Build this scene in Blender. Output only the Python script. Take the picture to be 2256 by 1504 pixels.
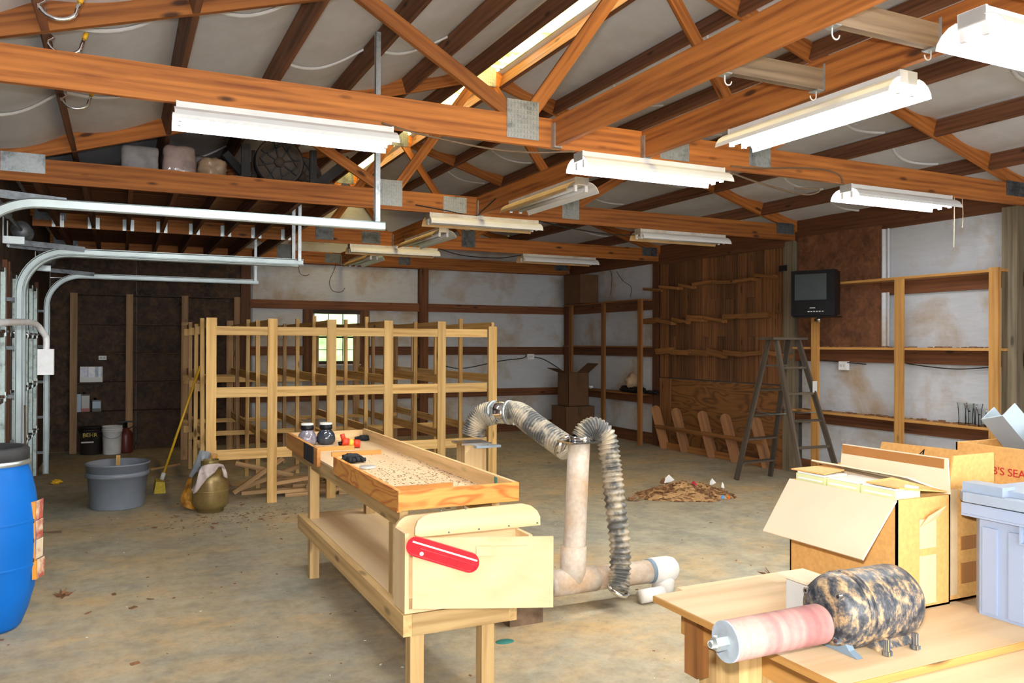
import bpy, math, random
from mathutils import Vector, Matrix, noise
random.seed(7)
for o in list(bpy.data.objects): bpy.data.objects.remove(o)
scn = bpy.context.scene
COL = scn.collection

# ------------------------------------------------------------------ camera
H = 1.51                                   # lens height above the slab
FPX, CX, CY = 1802.0, 1128.0, 752.0        # focal length in pixels of the 2256 wide frame
YAW, PIT, ROL = math.radians(25.56), math.radians(.196), math.radians(-.22)
def cam_dir(x, y, z):
    c, s = math.cos(ROL), math.sin(ROL); x, z = c*x+s*z, -s*x+c*z
    c, s = math.cos(PIT), math.sin(PIT); y, z = c*y-s*z, s*y+c*z
    c, s = math.cos(YAW), math.sin(YAW); x, y = c*x+s*y, -s*x+c*y
    return Vector((x, y, z))
cam_data = bpy.data.cameras.new('camera'); cam = bpy.data.objects.new('camera', cam_data); COL.objects.link(cam)
r_, u_, f_ = cam_dir(1,0,0), cam_dir(0,0,1), cam_dir(0,1,0)
cam.matrix_world = Matrix(((r_.x,u_.x,-f_.x,0),(r_.y,u_.y,-f_.y,0),(r_.z,u_.z,-f_.z,H),(0,0,0,1)))
cam_data.sensor_width = 36; cam_data.lens = FPX/2256*36; cam_data.clip_start = .05
scn.camera = cam
EYE = Vector((0,0,H))
def ray(px, py): return cam_dir((px-CX)/FPX, 1, -(py-CY)/FPX)
def atZ(px, py, z=0): r = ray(px,py); return EYE + r*((z-H)/r.z)     # measured point on a level plane
def atY(px, py, Y): r = ray(px,py); return EYE + r*(Y/r.y)
def atX(px, py, X): r = ray(px,py); return EYE + r*(X/r.x)

# ------------------------------------------------------------------ light and exposure
scn.view_settings.view_transform = 'Standard'; scn.view_settings.look = 'None'
scn.view_settings.exposure = 0.85
scn.view_settings.gamma = 1.0; scn.view_settings.use_curve_mapping = False
world = bpy.data.worlds.new('overcast_sky'); scn.world = world; world.use_nodes = True
wn = world.node_tree.nodes; bg = wn['Background']
bg.inputs[0].default_value = (.93,.97,1,1); bg.inputs[1].default_value = 5.0
TUBE_POWER = 42.0
SKYLIGHT_POWER = 4.2
fl_data = bpy.data.lights.new('camera_flash','SPOT'); fl_data.energy = 180; fl_data.shadow_soft_size = .035
fl_data.spot_size = math.radians(110); fl_data.spot_blend = .6; fl_data.color = (1,.985,.95)
fl = bpy.data.objects.new('camera_flash', fl_data); COL.objects.link(fl)
fl.matrix_world = cam.matrix_world.copy(); fl.location = EYE + u_*.16 - r_*.02

# ------------------------------------------------------------------ materials
MAT = {}
def nt(name):
    m = bpy.data.materials.new(name); m.use_nodes = True; MAT[name] = m
    t = m.node_tree; b = t.nodes['Principled BSDF']
    return m, t, b
def N(t, typ, **kw):
    n = t.nodes.new(typ)
    for k, v in kw.items():
        if k.startswith('i_'):
            key = k[2:]; key = int(key) if key.isdigit() else key
            n.inputs[key].default_value = v
        else: setattr(n, k, v)
    return n
def ramp(t, fac, stops, interp='LINEAR'):
    r = t.nodes.new('ShaderNodeValToRGB'); r.color_ramp.interpolation = interp
    e = r.color_ramp.elements
    while len(e) < len(stops): e.new(.5)
    for el, (p, c) in zip(e, stops): el.position = p; el.color = (c[0],c[1],c[2],1) if not isinstance(c,(int,float)) else (c,c,c,1)
    t.links.new(fac, r.inputs[0]); return r.outputs[0]
def mix(t, fac, a, b, mode='MIX'):
    m = t.nodes.new('ShaderNodeMix'); m.data_type = 'RGBA'; m.blend_type = mode
    for s, v in ((0,fac),(6,a),(7,b)):
        if isinstance(v,(int,float)): m.inputs[s].default_value = v
        elif isinstance(v,tuple): m.inputs[s].default_value = (v[0],v[1],v[2],1)
        else: t.links.new(v, m.inputs[s])
    return m.outputs[2]
def coords(t, scale=(1,1,1), rand=True, kind='Object'):
    tc = N(t,'ShaderNodeTexCoord'); out = tc.outputs[kind]
    if rand:
        oi = N(t,'ShaderNodeObjectInfo'); mu = N(t,'ShaderNodeVectorMath', operation='SCALE'); mu.inputs[0].default_value = (7.3,3.1,5.7)
        t.links.new(oi.outputs['Random'], mu.inputs['Scale'])
        ad = N(t,'ShaderNodeVectorMath', operation='ADD'); t.links.new(out, ad.inputs[0]); t.links.new(mu.outputs[0], ad.inputs[1]); out = ad.outputs[0]
    mp = N(t,'ShaderNodeMapping'); mp.inputs['Scale'].default_value = scale; t.links.new(out, mp.inputs['Vector'])
    return mp.outputs[0]
def noise_n(t, vec, scale, detail=3, rough=.55, dist=0):
    n = N(t,'ShaderNodeTexNoise'); n.inputs['Scale'].default_value = scale; n.inputs['Detail'].default_value = detail
    n.inputs['Roughness'].default_value = rough; n.inputs['Distortion'].default_value = dist
    t.links.new(vec, n.inputs['Vector']); return n.outputs['Fac']
def bump(t, b, h, strength=.3, dist=.01):
    bm = N(t,'ShaderNodeBump'); bm.inputs['Strength'].default_value = strength; bm.inputs['Distance'].default_value = dist
    t.links.new(h, bm.inputs['Height']); t.links.new(bm.outputs[0], b.inputs['Normal'])

def wood(name, dark, light, knots=.6, rough=.7, grain=1.0, vary=.3):
    m, t, b = nt(name)
    v = coords(t, (.8*grain, 16*grain, 16*grain))
    g = noise_n(t, v, 1.5, 5, .62, .5)
    v2 = coords(t, (.35*grain, 5*grain, 5*grain))
    w = N(t,'ShaderNodeTexWave', wave_type='RINGS'); w.inputs['Scale'].default_value = 1.6; w.inputs['Distortion'].default_value = 5; w.inputs['Detail'].default_value = 2; w.inputs['Detail Scale'].default_value = 1.2
    t.links.new(v2, w.inputs['Vector'])
    g2 = mix(t, .13, g, w.outputs['Fac'])
    c = ramp(t, g2, [(.30,dark),(.5,tuple(a*.4+b_*.6 for a,b_ in zip(dark,light))),(.70,light)])
    if knots:
        vk = coords(t, (2.2, 7, 7)); vo = N(t,'ShaderNodeTexVoronoi'); vo.inputs['Scale'].default_value = 1.0; t.links.new(vk, vo.inputs['Vector'])
        k = ramp(t, vo.outputs['Distance'], [(.07,1.0),(.145,.0)])
        kk = N(t,'ShaderNodeMath', operation='MULTIPLY'); kk.inputs[1].default_value = knots; t.links.new(k, kk.inputs[0])
        c = mix(t, kk.outputs[0], c, tuple(x*.22 for x in dark))
    oi = N(t,'ShaderNodeObjectInfo')
    mr = N(t,'ShaderNodeMapRange'); mr.inputs['To Min'].default_value = 1-vary; mr.inputs['To Max'].default_value = 1+vary*.5; t.links.new(oi.outputs['Random'], mr.inputs['Value'])
    c = mix(t, 1.0, c, mr.outputs[0], 'MULTIPLY')
    t.links.new(c, b.inputs['Base Color']); b.inputs['Roughness'].default_value = rough
    bump(t, b, g, .25, .004)
    return m
wood('truss_wood', (.22,.060,.011), (.58,.205,.040), knots=.9)
wood('purlin_wood', (.105,.038,.017), (.27,.110,.050), knots=.8)  # truss wood darkened for the purlins: roof shade put into the colour
wood('girt_wood', (.085,.028,.011), (.22,.078,.026), knots=.8)
wood('post_wood', (.10,.075,.045), (.24,.19,.12), knots=.8)
wood('rack_wood', (.50,.27,.070), (.82,.54,.21), knots=.85, vary=.22)
wood('stick_wood', (.30,.16,.06), (.58,.36,.17), knots=.4, vary=.4)
wood('shelf_wood', (.34,.15,.032), (.60,.31,.085), knots=.9, vary=.2)
wood('osb_stud', (.22,.12,.055), (.42,.25,.12), knots=.6)
wood('bench_wood', (.40,.235,.080), (.70,.475,.21), knots=.6, vary=.25)
wood('tray_wood', (.40,.13,.022), (.74,.36,.085), knots=.3, vary=.15, grain=.6)
wood('tray_pale', (.46,.28,.11), (.72,.50,.25), knots=.3, vary=.2)
wood('brown_plank', (.085,.030,.010), (.28,.115,.036), knots=.7, vary=.45)
wood('slat_wood', (.16,.058,.012), (.34,.140,.034), knots=.9, vary=.25)
wood('ladder_wood', (.030,.022,.015), (.115,.085,.058), knots=.5, vary=.3)
wood('grey_board', (.16,.11,.075), (.34,.25,.17), knots=.7)
wood('birch', (.74,.52,.27), (.86,.66,.39), knots=0, vary=.06, grain=.5)
wood('dusty_shelf', (.72,.52,.29), (.86,.66,.40), knots=0, vary=.05, grain=.4)  # sawdust-pale ply, colour lightened further to offset the tray's shadow
wood('dusty_ply', (.62,.42,.23), (.78,.58,.36), knots=0, vary=.05, grain=.4)

def plywood_bold(name, dark, light, sc=1.0):
    m, t, b = nt(name)
    v = coords(t, (.9*sc, 3.2*sc, 3.2*sc), rand=True)
    n = noise_n(t, v, 1.3, 2, .5, .6)
    mm = N(t,'ShaderNodeMath', operation='MULTIPLY'); mm.inputs[1].default_value = 9; t.links.new(n, mm.inputs[0])
    fr = N(t,'ShaderNodeMath', operation='PINGPONG'); fr.inputs[1].default_value = .5; t.links.new(mm.outputs[0], fr.inputs[0])
    c = ramp(t, fr.outputs[0], [(.05,dark),(.3,light),(.5,light)])
    f = noise_n(t, coords(t,(2,30,30)), 2, 3)
    c = mix(t, .35, c, ramp(t, f, [(.3,dark),(.7,light)]))
    t.links.new(c, b.inputs['Base Color']); b.inputs['Roughness'].default_value = .6
plywood_bold('bold_ply', (.10,.036,.008), (.28,.115,.030))
plywood_bold('bold_tray', (.50,.13,.015), (.78,.38,.085), 1.6)

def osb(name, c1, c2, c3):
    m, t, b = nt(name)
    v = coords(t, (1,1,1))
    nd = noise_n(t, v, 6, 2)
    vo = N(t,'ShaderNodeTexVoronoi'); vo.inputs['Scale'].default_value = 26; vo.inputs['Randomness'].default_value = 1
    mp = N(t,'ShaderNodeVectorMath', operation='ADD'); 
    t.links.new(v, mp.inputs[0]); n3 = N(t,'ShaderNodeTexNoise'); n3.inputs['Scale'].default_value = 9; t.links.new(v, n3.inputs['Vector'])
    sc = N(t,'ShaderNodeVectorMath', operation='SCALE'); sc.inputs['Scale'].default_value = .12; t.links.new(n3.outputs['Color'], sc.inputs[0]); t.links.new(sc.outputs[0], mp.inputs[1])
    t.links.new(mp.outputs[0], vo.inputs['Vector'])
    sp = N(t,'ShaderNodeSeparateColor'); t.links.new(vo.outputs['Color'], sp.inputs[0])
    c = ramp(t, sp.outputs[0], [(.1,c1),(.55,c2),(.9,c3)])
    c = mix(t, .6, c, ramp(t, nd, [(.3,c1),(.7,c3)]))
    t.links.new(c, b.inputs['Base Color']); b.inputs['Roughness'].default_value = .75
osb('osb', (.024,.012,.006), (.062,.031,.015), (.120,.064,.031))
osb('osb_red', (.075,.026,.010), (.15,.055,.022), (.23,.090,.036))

def plain(name, col, rough=.6, metal=0, var=.12, scale=8, emit=None, strength=0, spec=None, bumpy=0, trans=0, ior=1.45):
    m, t, b = nt(name)
    v = coords(t, (1,1,1)); n = noise_n(t, v, scale, 4)
    c = ramp(t, n, [(.25,tuple(x*(1-var) for x in col)),(.75,tuple(min(1,x*(1+var)) for x in col))])
    t.links.new(c, b.inputs['Base Color']); b.inputs['Roughness'].default_value = rough; b.inputs['Metallic'].default_value = metal
    if spec is not None: b.inputs['Specular IOR Level'].default_value = spec
    if emit: b.inputs['Emission Color'].default_value = (*emit,1); b.inputs['Emission Strength'].default_value = strength
    if bumpy: bump(t, b, n, bumpy, .01)
    if trans: b.inputs['Transmission Weight'].default_value = trans; b.inputs['IOR'].default_value = ior
    return m
def dirty(name, col, dirt, amount=.5, scale=5, rough=.6, metal=0, fine=40, sharp=.08, stretch=(1,1,1)):
    m, t, b = nt(name)
    v = coords(t, stretch); n = noise_n(t, v, scale, 6, .65); n2 = noise_n(t, v, fine, 3)
    k = ramp(t, n, [(max(0,1-amount-sharp),0.0),(min(1,1-amount+sharp),1.0)])
    c = mix(t, k, col, dirt)
    c = mix(t, .22, c, ramp(t, n2, [(.3,(.15,.13,.1)),(.7,(1,1,1))]), 'MULTIPLY')
    t.links.new(c, b.inputs['Base Color']); b.inputs['Roughness'].default_value = rough; b.inputs['Metallic'].default_value = metal
    return m
plain('galvanized', (.62,.68,.69), .38, .85, .12, 14)
dirty('plate_metal', (.55,.60,.62), (.26,.30,.32), .4, 9, .42, .7)
dirty('plate_dark', (.20,.22,.24), (.10,.11,.12), .45, 9, .5, .6)
plain('track_metal', (.36,.41,.41), .42, .8, .15, 6)
dirty('stile_metal', (.52,.62,.60), (.25,.28,.26), .40, 12, .45, .6, stretch=(1,1,.5))
plain('door_skin', (.10,.075,.055), .7, .1, .3, 4)
plain('chrome', (.8,.82,.85), .12, 1, .03)
plain('white_enamel', (.82,.82,.80), .4, 0, .05)
dirty('old_enamel', (.80,.77,.70), (.52,.40,.26), .38, 5, .5, sharp=.15)
plain('tan_reflector', (.58,.37,.16), .5, 0, .2, 5)
plain('white_reflector', (.86,.88,.88), .35, 0, .04)
plain('tube_off', (.55,.55,.55), .3, 0, .05)
plain('tube_on', (1,1,1), .3, emit=(.93,.97,1), strength=TUBE_POWER)
plain('white_plastic', (.85,.86,.87), .4)
plain('black_plastic', (.008,.008,.009), .4, var=.3, spec=.25)
plain('black_rubber', (.035,.035,.037), .7, var=.3)
plain('black_cable', (.015,.013,.012), .6)
plain('brown_cable', (.16,.10,.06), .7)
plain('screen_glass', (.045,.055,.055), .35, var=.05, spec=.3)
plain('blue_drum', (.001,.13,.50), .5, spec=.25, var=.10, scale=3)
plain('grey_tub', (.21,.235,.28), .4, var=.08)
plain('tote_blue', (.30,.37,.52), .45, var=.04)
plain('tote_lid', (.30,.36,.46), .5, var=.08, scale=20)
plain('slate_plastic', (.17,.23,.29), .4, var=.1)
plain('pale_plastic', (.30,.365,.42), .35, var=.06)
dirty('cardboard', (.74,.41,.13), (.64,.34,.105), .45, 3, .8, sharp=.3, fine=70)
plain('cardboard_pale', (.76,.60,.43), .8, var=.04)
plain('cardboard_dark', (.125,.060,.026), .85, var=.15)
plain('packing_tape', (.60,.44,.26), .25, var=.12, scale=20)
plain('old_tape', (.085,.042,.018), .5, var=.1)
plain('brown_tape', (.36,.16,.05), .3, var=.1)
plain('paper_tape', (.72,.50,.28), .6, var=.04)
plain('red_print', (.50,.02,.02), .6, var=.05)
plain('ink', (.01,.008,.012), .6)
dirty('pvc_dusty', (.80,.74,.66), (.62,.42,.26), .50, 6, .5, sharp=.2)
plain('pvc_white', (.84,.81,.77), .4, var=.06)
m,t,b = nt('hose_foil')
v = coords(t,(1,1,1)); n = noise_n(t, v, 11, 4, .6)
t.links.new(ramp(t,n,[(.42,(.13,.13,.125)),(.53,(.42,.37,.29)),(.66,(.58,.48,.35))]), b.inputs['Base Color']); b.inputs['Roughness'].default_value=.5; b.inputs['Metallic'].default_value=.25
plain('rust_block', (.16,.10,.06), .8, var=.5, scale=18)
m,t,b = nt('motor_paint')
v = coords(t,(1.6,1,1)); n = noise_n(t, v, 26, 6, .72)
t.links.new(ramp(t,n,[(.40,(.018,.022,.030)),(.50,(.085,.085,.09)),(.57,(.30,.20,.11)),(.68,(.58,.40,.22))]), b.inputs['Base Color']); b.inputs['Roughness'].default_value=.45
m,t,b = nt('sanding_sleeve')
v = coords(t,(5,.4,.4),rand=False); n = noise_n(t, v, 2.4, 3); n2 = noise_n(t, coords(t,(1,1,1)), 60, 2)
c = ramp(t,n,[(.36,(.30,.11,.11)),(.50,(.41,.20,.18)),(.64,(.52,.32,.27))]); c = mix(t,.2,c,ramp(t,n2,[(.3,(.4,.3,.3)),(.7,(1,1,1))]),'MULTIPLY')
t.links.new(c,b.inputs['Base Color']); b.inputs['Roughness'].default_value=.85
plain('drum_steel', (.34,.38,.42), .5, .3, .15, 30)
plain('red_plastic', (.62,.012,.028), .25, var=.25, scale=14)
plain('pale_line', (.86,.78,.72), .5)
dirty('tank_gold', (.34,.25,.085), (.19,.105,.05), .42, 4, .36, .45, sharp=.2)
plain('rag', (.60,.50,.47), .95, var=.15, scale=10)
plain('bag_grey', (.30,.33,.37), .35, var=.25, scale=12)
dirty('bag_yellow', (.60,.27,.02), (.15,.055,.012), .42, 5, .4, sharp=.06)
plain('yellow_paint', (.72,.42,.02), .4, var=.08)
plain('yellow_bristle', (.50,.37,.04), .9, var=.3, scale=40)
plain('red_toy', (.72,.05,.015), .35)
plain('yellow_toy', (.80,.52,.04), .4)
plain('black_cloth', (.012,.013,.017), .8, var=.4, scale=12)
plain('jar_glass', (.035,.042,.055), .08, var=.5, scale=25, spec=.7)
plain('jar_shell', (.22,.20,.24), .12, var=.6, scale=35, spec=.7)
plain('lid_white', (.84,.82,.74), .4)
plain('lid_grey', (.62,.62,.60), .3, .2)
def thin_glass(name, gloss, tint):
    m, t, b = nt(name); t.nodes.remove(b); out=[n for n in t.nodes if n.type=='OUTPUT_MATERIAL'][0]
    tr=N(t,'ShaderNodeBsdfTransparent'); tr.inputs[0].default_value=(*tint,1); gl=N(t,'ShaderNodeBsdfGlossy'); gl.inputs['Roughness'].default_value=.06
    lw=N(t,'ShaderNodeLayerWeight'); lw.inputs['Blend'].default_value=gloss; mx=N(t,'ShaderNodeMixShader')
    t.links.new(lw.outputs['Fresnel'],mx.inputs[0]); t.links.new(tr.outputs[0],mx.inputs[1]); t.links.new(gl.outputs[0],mx.inputs[2]); t.links.new(mx.outputs[0],out.inputs[0])
thin_glass('clear_glass',.22,(.90,.92,.92)); thin_glass('window_glass',.25,(.96,.98,.97))
plain('pane_green', (.72,.74,.40), .2, var=.15, scale=9)
plain('pane_pale', (.80,.84,.82), .15, var=.08)
plain('poly_wrap', (.40,.39,.40), .15, var=.35, scale=7, bumpy=1.0)
plain('poly_wrap_pink', (.48,.37,.35), .15, var=.4, scale=7, bumpy=1.0)
plain('poly_wrap_tan', (.46,.33,.22), .25, var=.3, scale=7, bumpy=1.0)
plain('hub_dust', (.105,.080,.062), .75, var=.35, scale=5)
plain('hub_black', (.022,.022,.026), .5, var=.2)
plain('paper_white', (.85,.84,.80), .7)
plain('leaf', (.20,.09,.035), .8, var=.4, scale=30)
plain('sawdust', (.42,.24,.10), .95, var=.35, scale=45, bumpy=.5)
plain('green_paint', (.02,.20,.17), .5)
plain('blue_bit', (.10,.28,.60), .5)
plain('red_bit', (.45,.015,.04), .5)
plain('orange_bit', (.75,.17,.02), .5)
plain('sign_orange', (.72,.27,.012), .5, var=.12)
dirty('sign_face', (.62,.50,.33), (.36,.06,.035), .5, 14, .7, sharp=.06, stretch=(1,1,.4))
plain('dark_can', (.028,.022,.02), .4, var=.3)
plain('red_can', (.32,.03,.02), .4)
plain('label_grey', (.58,.58,.56), .5, var=.08)
plain('label_blue', (.38,.50,.62), .4, var=.12)
plain('gold_text', (.62,.50,.06), .5)
plain('sprayer_red', (.14,.025,.02), .4)
plain('grass', (.30,.46,.20), .9, var=.5, scale=2.5)
plain('window_frame', (.045,.028,.02), .7)
plain('trim_white', (.75,.75,.73), .5)
plain('cobweb', (.55,.43,.28), .9)
plain('yellow_tip', (.78,.42,.02), .5)
m,t,b = nt('skylight_panel')
v = coords(t,(2,2,2),rand=True); n = noise_n(t, v, 2.6, 4, .6)
c = ramp(t,n,[(.36,(.80,.45,.03)),(.50,(1,.76,.22)),(.64,(1,.95,.72))])
b.inputs['Base Color'].default_value=(.8,.7,.4,1); t.links.new(c,b.inputs['Emission Color']); b.inputs['Emission Strength'].default_value=SKYLIGHT_POWER
# concrete slab: grey-green with tan sawdust film
m,t,b = nt('concrete')
v = coords(t,(1,1,1),rand=False)
n1 = noise_n(t,v,.62,8,.66,.4); n2 = noise_n(t,v,2.6,9,.72,.3); n3 = noise_n(t,v,11,8,.75); n4 = noise_n(t,v,95,3,.7); n5 = noise_n(t,coords(t,(1.0,1.7,1),rand=False),1.7,9,.74,.5)
c = ramp(t,n2,[(.32,(.235,.235,.195)),(.47,(.335,.318,.250)),(.60,(.425,.395,.305))])          # bare grey-green slab
k1 = ramp(t,n1,[(.40,.10),(.60,.95)]); k2 = ramp(t,n5,[(.38,.15),(.62,1.0)])
kk = N(t,'ShaderNodeMath',operation='MULTIPLY'); t.links.new(k1,kk.inputs[0]); t.links.new(k2,kk.inputs[1])
c = mix(t,kk.outputs[0],c,(.56,.385,.185))                                                     # sawdust film
c = mix(t,.55,c,ramp(t,n3,[(.30,(.52,.49,.44)),(.50,(.95,.94,.92)),(.68,(1.25,1.2,1.12))]),'MULTIPLY')
c = mix(t,.60,c,ramp(t,n4,[(.25,(.45,.40,.34)),(.42,(1,1,1)),(.66,(1,1,1)),(.78,(1.35,1.25,1.1))]),'MULTIPLY')
t.links.new(c,b.inputs['Base Color']); b.inputs['Roughness'].default_value=.8; bump(t,b,n3,.15,.01)
# insulation facing: off-white film with brown water stains
def film(name, base, stain, amt):
    m,t,b = nt(name)
    v = coords(t,(1,1,1)); n = noise_n(t,v,1.5,6,.62,.3); n2 = noise_n(t,coords(t,(1,1,5)),5,4); n3 = noise_n(t,v,55,2)
    k = ramp(t,n,[(.49,0.0),(.68,amt)])
    c = mix(t,k,base,stain); c = mix(t,.16,c,ramp(t,n2,[(.3,(.5,.48,.45)),(.65,(1,1,1))]),'MULTIPLY')
    c = mix(t,.5,c,ramp(t,n3,[(.22,(.3,.25,.2)),(.27,(1,1,1))]),'MULTIPLY')
    t.links.new(c,b.inputs['Base Color']); b.inputs['Roughness'].default_value=.55; bump(t,b,n2,.2,.02)
film('film_wall',(.59,.61,.65),(.41,.28,.155),.85)
film('film_roof',(.67,.695,.76),(.52,.50,.49),.4)
plain('film_fold',(.68,.69,.71),.5,var=.05)
plain('metal_skin',(.35,.35,.34),.5,.4)
# picture print on the boxed calendar
m,t,b = nt('picture_print')
tc=N(t,'ShaderNodeTexCoord'); sx=N(t,'ShaderNodeSeparateXYZ'); t.links.new(tc.outputs['Generated'],sx.inputs[0])
n=noise_n(t,coords(t,(1,1,1)),22,3)
c = ramp(t,sx.outputs[0],[(0,(.60,.62,.78)),(.33,(.10,.14,.22)),(.36,(.85,.86,.90)),(.62,(.78,.84,.92)),(.66,(.05,.10,.16)),(.80,(.30,.42,.50)),(.84,(.90,.92,.94)),(.92,(.25,.33,.36))],'CONSTANT')
c = mix(t,.35,c,ramp(t,n,[(.35,(.35,.45,.8)),(.6,(.95,.95,.95))]))
k = ramp(t,sx.outputs[2],[(0,1.0),(.30,1.0),(.34,0.0)]); c = mix(t,k,c,(.66,.66,.62))
t.links.new(c,b.inputs['Base Color']); b.inputs['Roughness'].default_value=.35

# ------------------------------------------------------------------ building helpers
WM = {}
def place(o, W, parent=None):
    COL.objects.link(o)
    o.matrix_basis = W
    if parent is not None:
        o.parent = parent; o.matrix_parent_inverse = WM[parent.name].inverted()
    WM[o.name] = W.copy()
    return o
def tag(o, label, cat, group=None, kind=None):
    o['label'] = label; o['category'] = cat
    if group: o['group'] = group
    if kind: o['kind'] = kind
    return o
def thing(name, label, cat, loc=(0,0,0), rz=0, group=None):
    o = bpy.data.objects.new(name, None); o.empty_display_size = .1
    place(o, Matrix.Translation(Vector(loc)) @ Matrix.Rotation(rz,4,'Z'))
    return tag(o, label, cat, group)
def struct(name, label=None):
    o = bpy.data.objects.new(name, None); o.empty_display_size = .1; place(o, Matrix.Identity(4)); o['kind'] = 'structure'
    if label: o['label'] = label
    return o
class MB:
    def __init__(s): s.v=[]; s.f=[]; s.sm=[]
    def add(s, vs, fs, smooth=False):
        n=len(s.v); s.v += [tuple(p) for p in vs]; s.f += [tuple(i+n for i in f) for f in fs]; s.sm += [smooth]*len(fs); return s
    def box(s, lo, hi, M=None):
        (a,b,c),(d,e,f)=lo,hi
        vs=[Vector(p) for p in ((a,b,c),(d,b,c),(d,e,c),(a,e,c),(a,b,f),(d,b,f),(d,e,f),(a,e,f))]
        if M is not None: vs=[M@p for p in vs]
        return s.add(vs,[(0,3,2,1),(4,5,6,7),(0,1,5,4),(1,2,6,5),(2,3,7,6),(3,0,4,7)])
    def prism(s, poly, z0, z1, M=None):
        n=len(poly); vs=[Vector((x,y,z0)) for x,y in poly]+[Vector((x,y,z1)) for x,y in poly]
        if M is not None: vs=[M@p for p in vs]
        fs=[tuple(range(n-1,-1,-1)),tuple(range(n,2*n))]+[(i,(i+1)%n,n+(i+1)%n,n+i) for i in range(n)]
        return s.add(vs,fs)
    def lathe(s, prof, seg=32, M=None, smooth=True):
        vs=[];fs=[];n=len(prof)
        for i in range(seg):
            a=2*math.pi*i/seg
            for r,z in prof: vs.append(Vector((r*math.cos(a),r*math.sin(a),z)))
        for i in range(seg):
            j=(i+1)%seg
            for k in range(n-1):
                if prof[k][0]<1e-6 and prof[k+1][0]<1e-6: continue
                fs.append((i*n+k,j*n+k,j*n+k+1,i*n+k+1))
        if M is not None: vs=[M@p for p in vs]
        return s.add(vs,fs,smooth)
    def cyl(s, r, z0, z1, seg=20, M=None): return s.lathe([(0,z0),(r,z0),(r,z0),(r,z1),(r,z1),(0,z1)],seg,M)
    def tube(s, path, r, seg=10, closed=False, radii=None, cap=True):
        P=[Vector(p) for p in path]; n=len(P); vs=[];fs=[]
        up=Vector((0,0,1)); prev=None
        for i,p in enumerate(P):
            d=(P[min(i+1,n-1)]-P[max(i-1,0)]).normalized()
            if prev is None:
                a=d.cross(up)
                if a.length<1e-3: a=d.cross(Vector((1,0,0)))
                a.normalize()
            else:
                a=(prev-d*prev.dot(d)).normalized()
            prev=a; b=d.cross(a); rr=radii[i] if radii else r
            for k in range(seg):
                t=2*math.pi*k/seg; vs.append(p+a*(rr*math.cos(t))+b*(rr*math.sin(t)))
        for i in range(n-1):
            for k in range(seg):
                l=(k+1)%seg; fs.append((i*seg+k,i*seg+l,(i+1)*seg+l,(i+1)*seg+k))
        if cap: fs += [tuple(range(seg-1,-1,-1)),tuple(range((n-1)*seg,n*seg))]
        return s.add(vs,fs,True)
    def sheet(s, P, th, M=None):
        """thin quad/polygon sheet of 3-D points with thickness th along its normal"""
        P=[Vector(p) for p in P]; nrm=Vector((0,0,0))
        for i in range(len(P)): a,b=P[i],P[(i+1)%len(P)]; nrm+=a.cross(b)
        nrm.normalize(); n=len(P); vs=[p+nrm*th/2 for p in P]+[p-nrm*th/2 for p in P]
        if M is not None: vs=[M@p for p in vs]
        return s.add(vs,[tuple(range(n)),tuple(range(2*n-1,n-1,-1))]+[(i,n+i,n+(i+1)%n,(i+1)%n) for i in range(n)])
    def grid(s, fn, nu, nv, smooth=True):
        vs=[fn(i/nu,j/nv) for j in range(nv+1) for i in range(nu+1)]
        fs=[(j*(nu+1)+i,j*(nu+1)+i+1,(j+1)*(nu+1)+i+1,(j+1)*(nu+1)+i) for j in range(nv) for i in range(nu)]
        return s.add(vs,fs,smooth)
    def mesh(s, name):
        me=bpy.data.meshes.new(name); me.from_pydata(s.v,[],s.f)
        me.polygons.foreach_set('use_smooth', s.sm); me.update(); return me
    def build(s, name, mat, parent=None, W=None, mods=None):
        me=s.mesh(name); me.materials.append(MAT[mat])
        o=bpy.data.objects.new(name, me)
        return place(o, W if W is not None else Matrix.Identity(4), parent)
def recenter(o):
    """move a mesh's origin to the middle of its foot so it is placed by its base"""
    me=o.data; vs=[v.co for v in me.vertices]
    c=Vector(((min(v.x for v in vs)+max(v.x for v in vs))/2,(min(v.y for v in vs)+max(v.y for v in vs))/2,min(v.z for v in vs)))
    me.transform(Matrix.Translation(-c)); W=WM[o.name]@Matrix.Translation(c); o.matrix_basis=W; WM[o.name]=W.copy(); return o
_bc={}
def beam(name, p0, p1, w, h, mat, parent=None, up=(0,0,1), cut=None):
    """board from p0 to p1 (centre line); local x runs along the grain, w across, h along 'up'"""
    p0,p1=Vector(p0),Vector(p1); d=p1-p0; L=d.length; x=d/L; up=Vector(up)
    if abs(x.dot(up.normalized()))>.98: up=Vector((0,1,0)) if abs(x.y)<.9 else Vector((1,0,0))
    y=up.cross(x).normalized(); z=x.cross(y)
    key=(round(L,3),round(w,4),round(h,4),mat)
    me=_bc.get(key)
    if me is None:
        me=MB().box((-L/2,-w/2,-h/2),(L/2,w/2,h/2)).mesh(name); me.materials.append(MAT[mat]); _bc[key]=me
    c=(p0+p1)/2
    W=Matrix(((x.x,y.x,z.x,c.x),(x.y,y.y,z.y,c.y),(x.z,y.z,z.z,c.z),(0,0,0,1)))
    return place(bpy.data.objects.new(name, me), W, parent)
def bx(name, lo, hi, mat, parent=None):
    """axis aligned board whose grain follows its longest side"""
    lo,hi=[min(a,b) for a,b in zip(lo,hi)],[max(a,b) for a,b in zip(lo,hi)]
    s=[b-a for a,b in zip(lo,hi)]; c=[(a+b)/2 for a,b in zip(lo,hi)]; k=s.index(max(s))
    p0=list(c);p1=list(c);p0[k]=lo[k];p1[k]=hi[k]
    if k==0: return beam(name,p0,p1,s[1],s[2],mat,parent)
    if k==1: return beam(name,p0,p1,s[0],s[2],mat,parent)
    return beam(name,p0,p1,s[0],s[1],mat,parent,up=(0,1,0))
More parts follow.
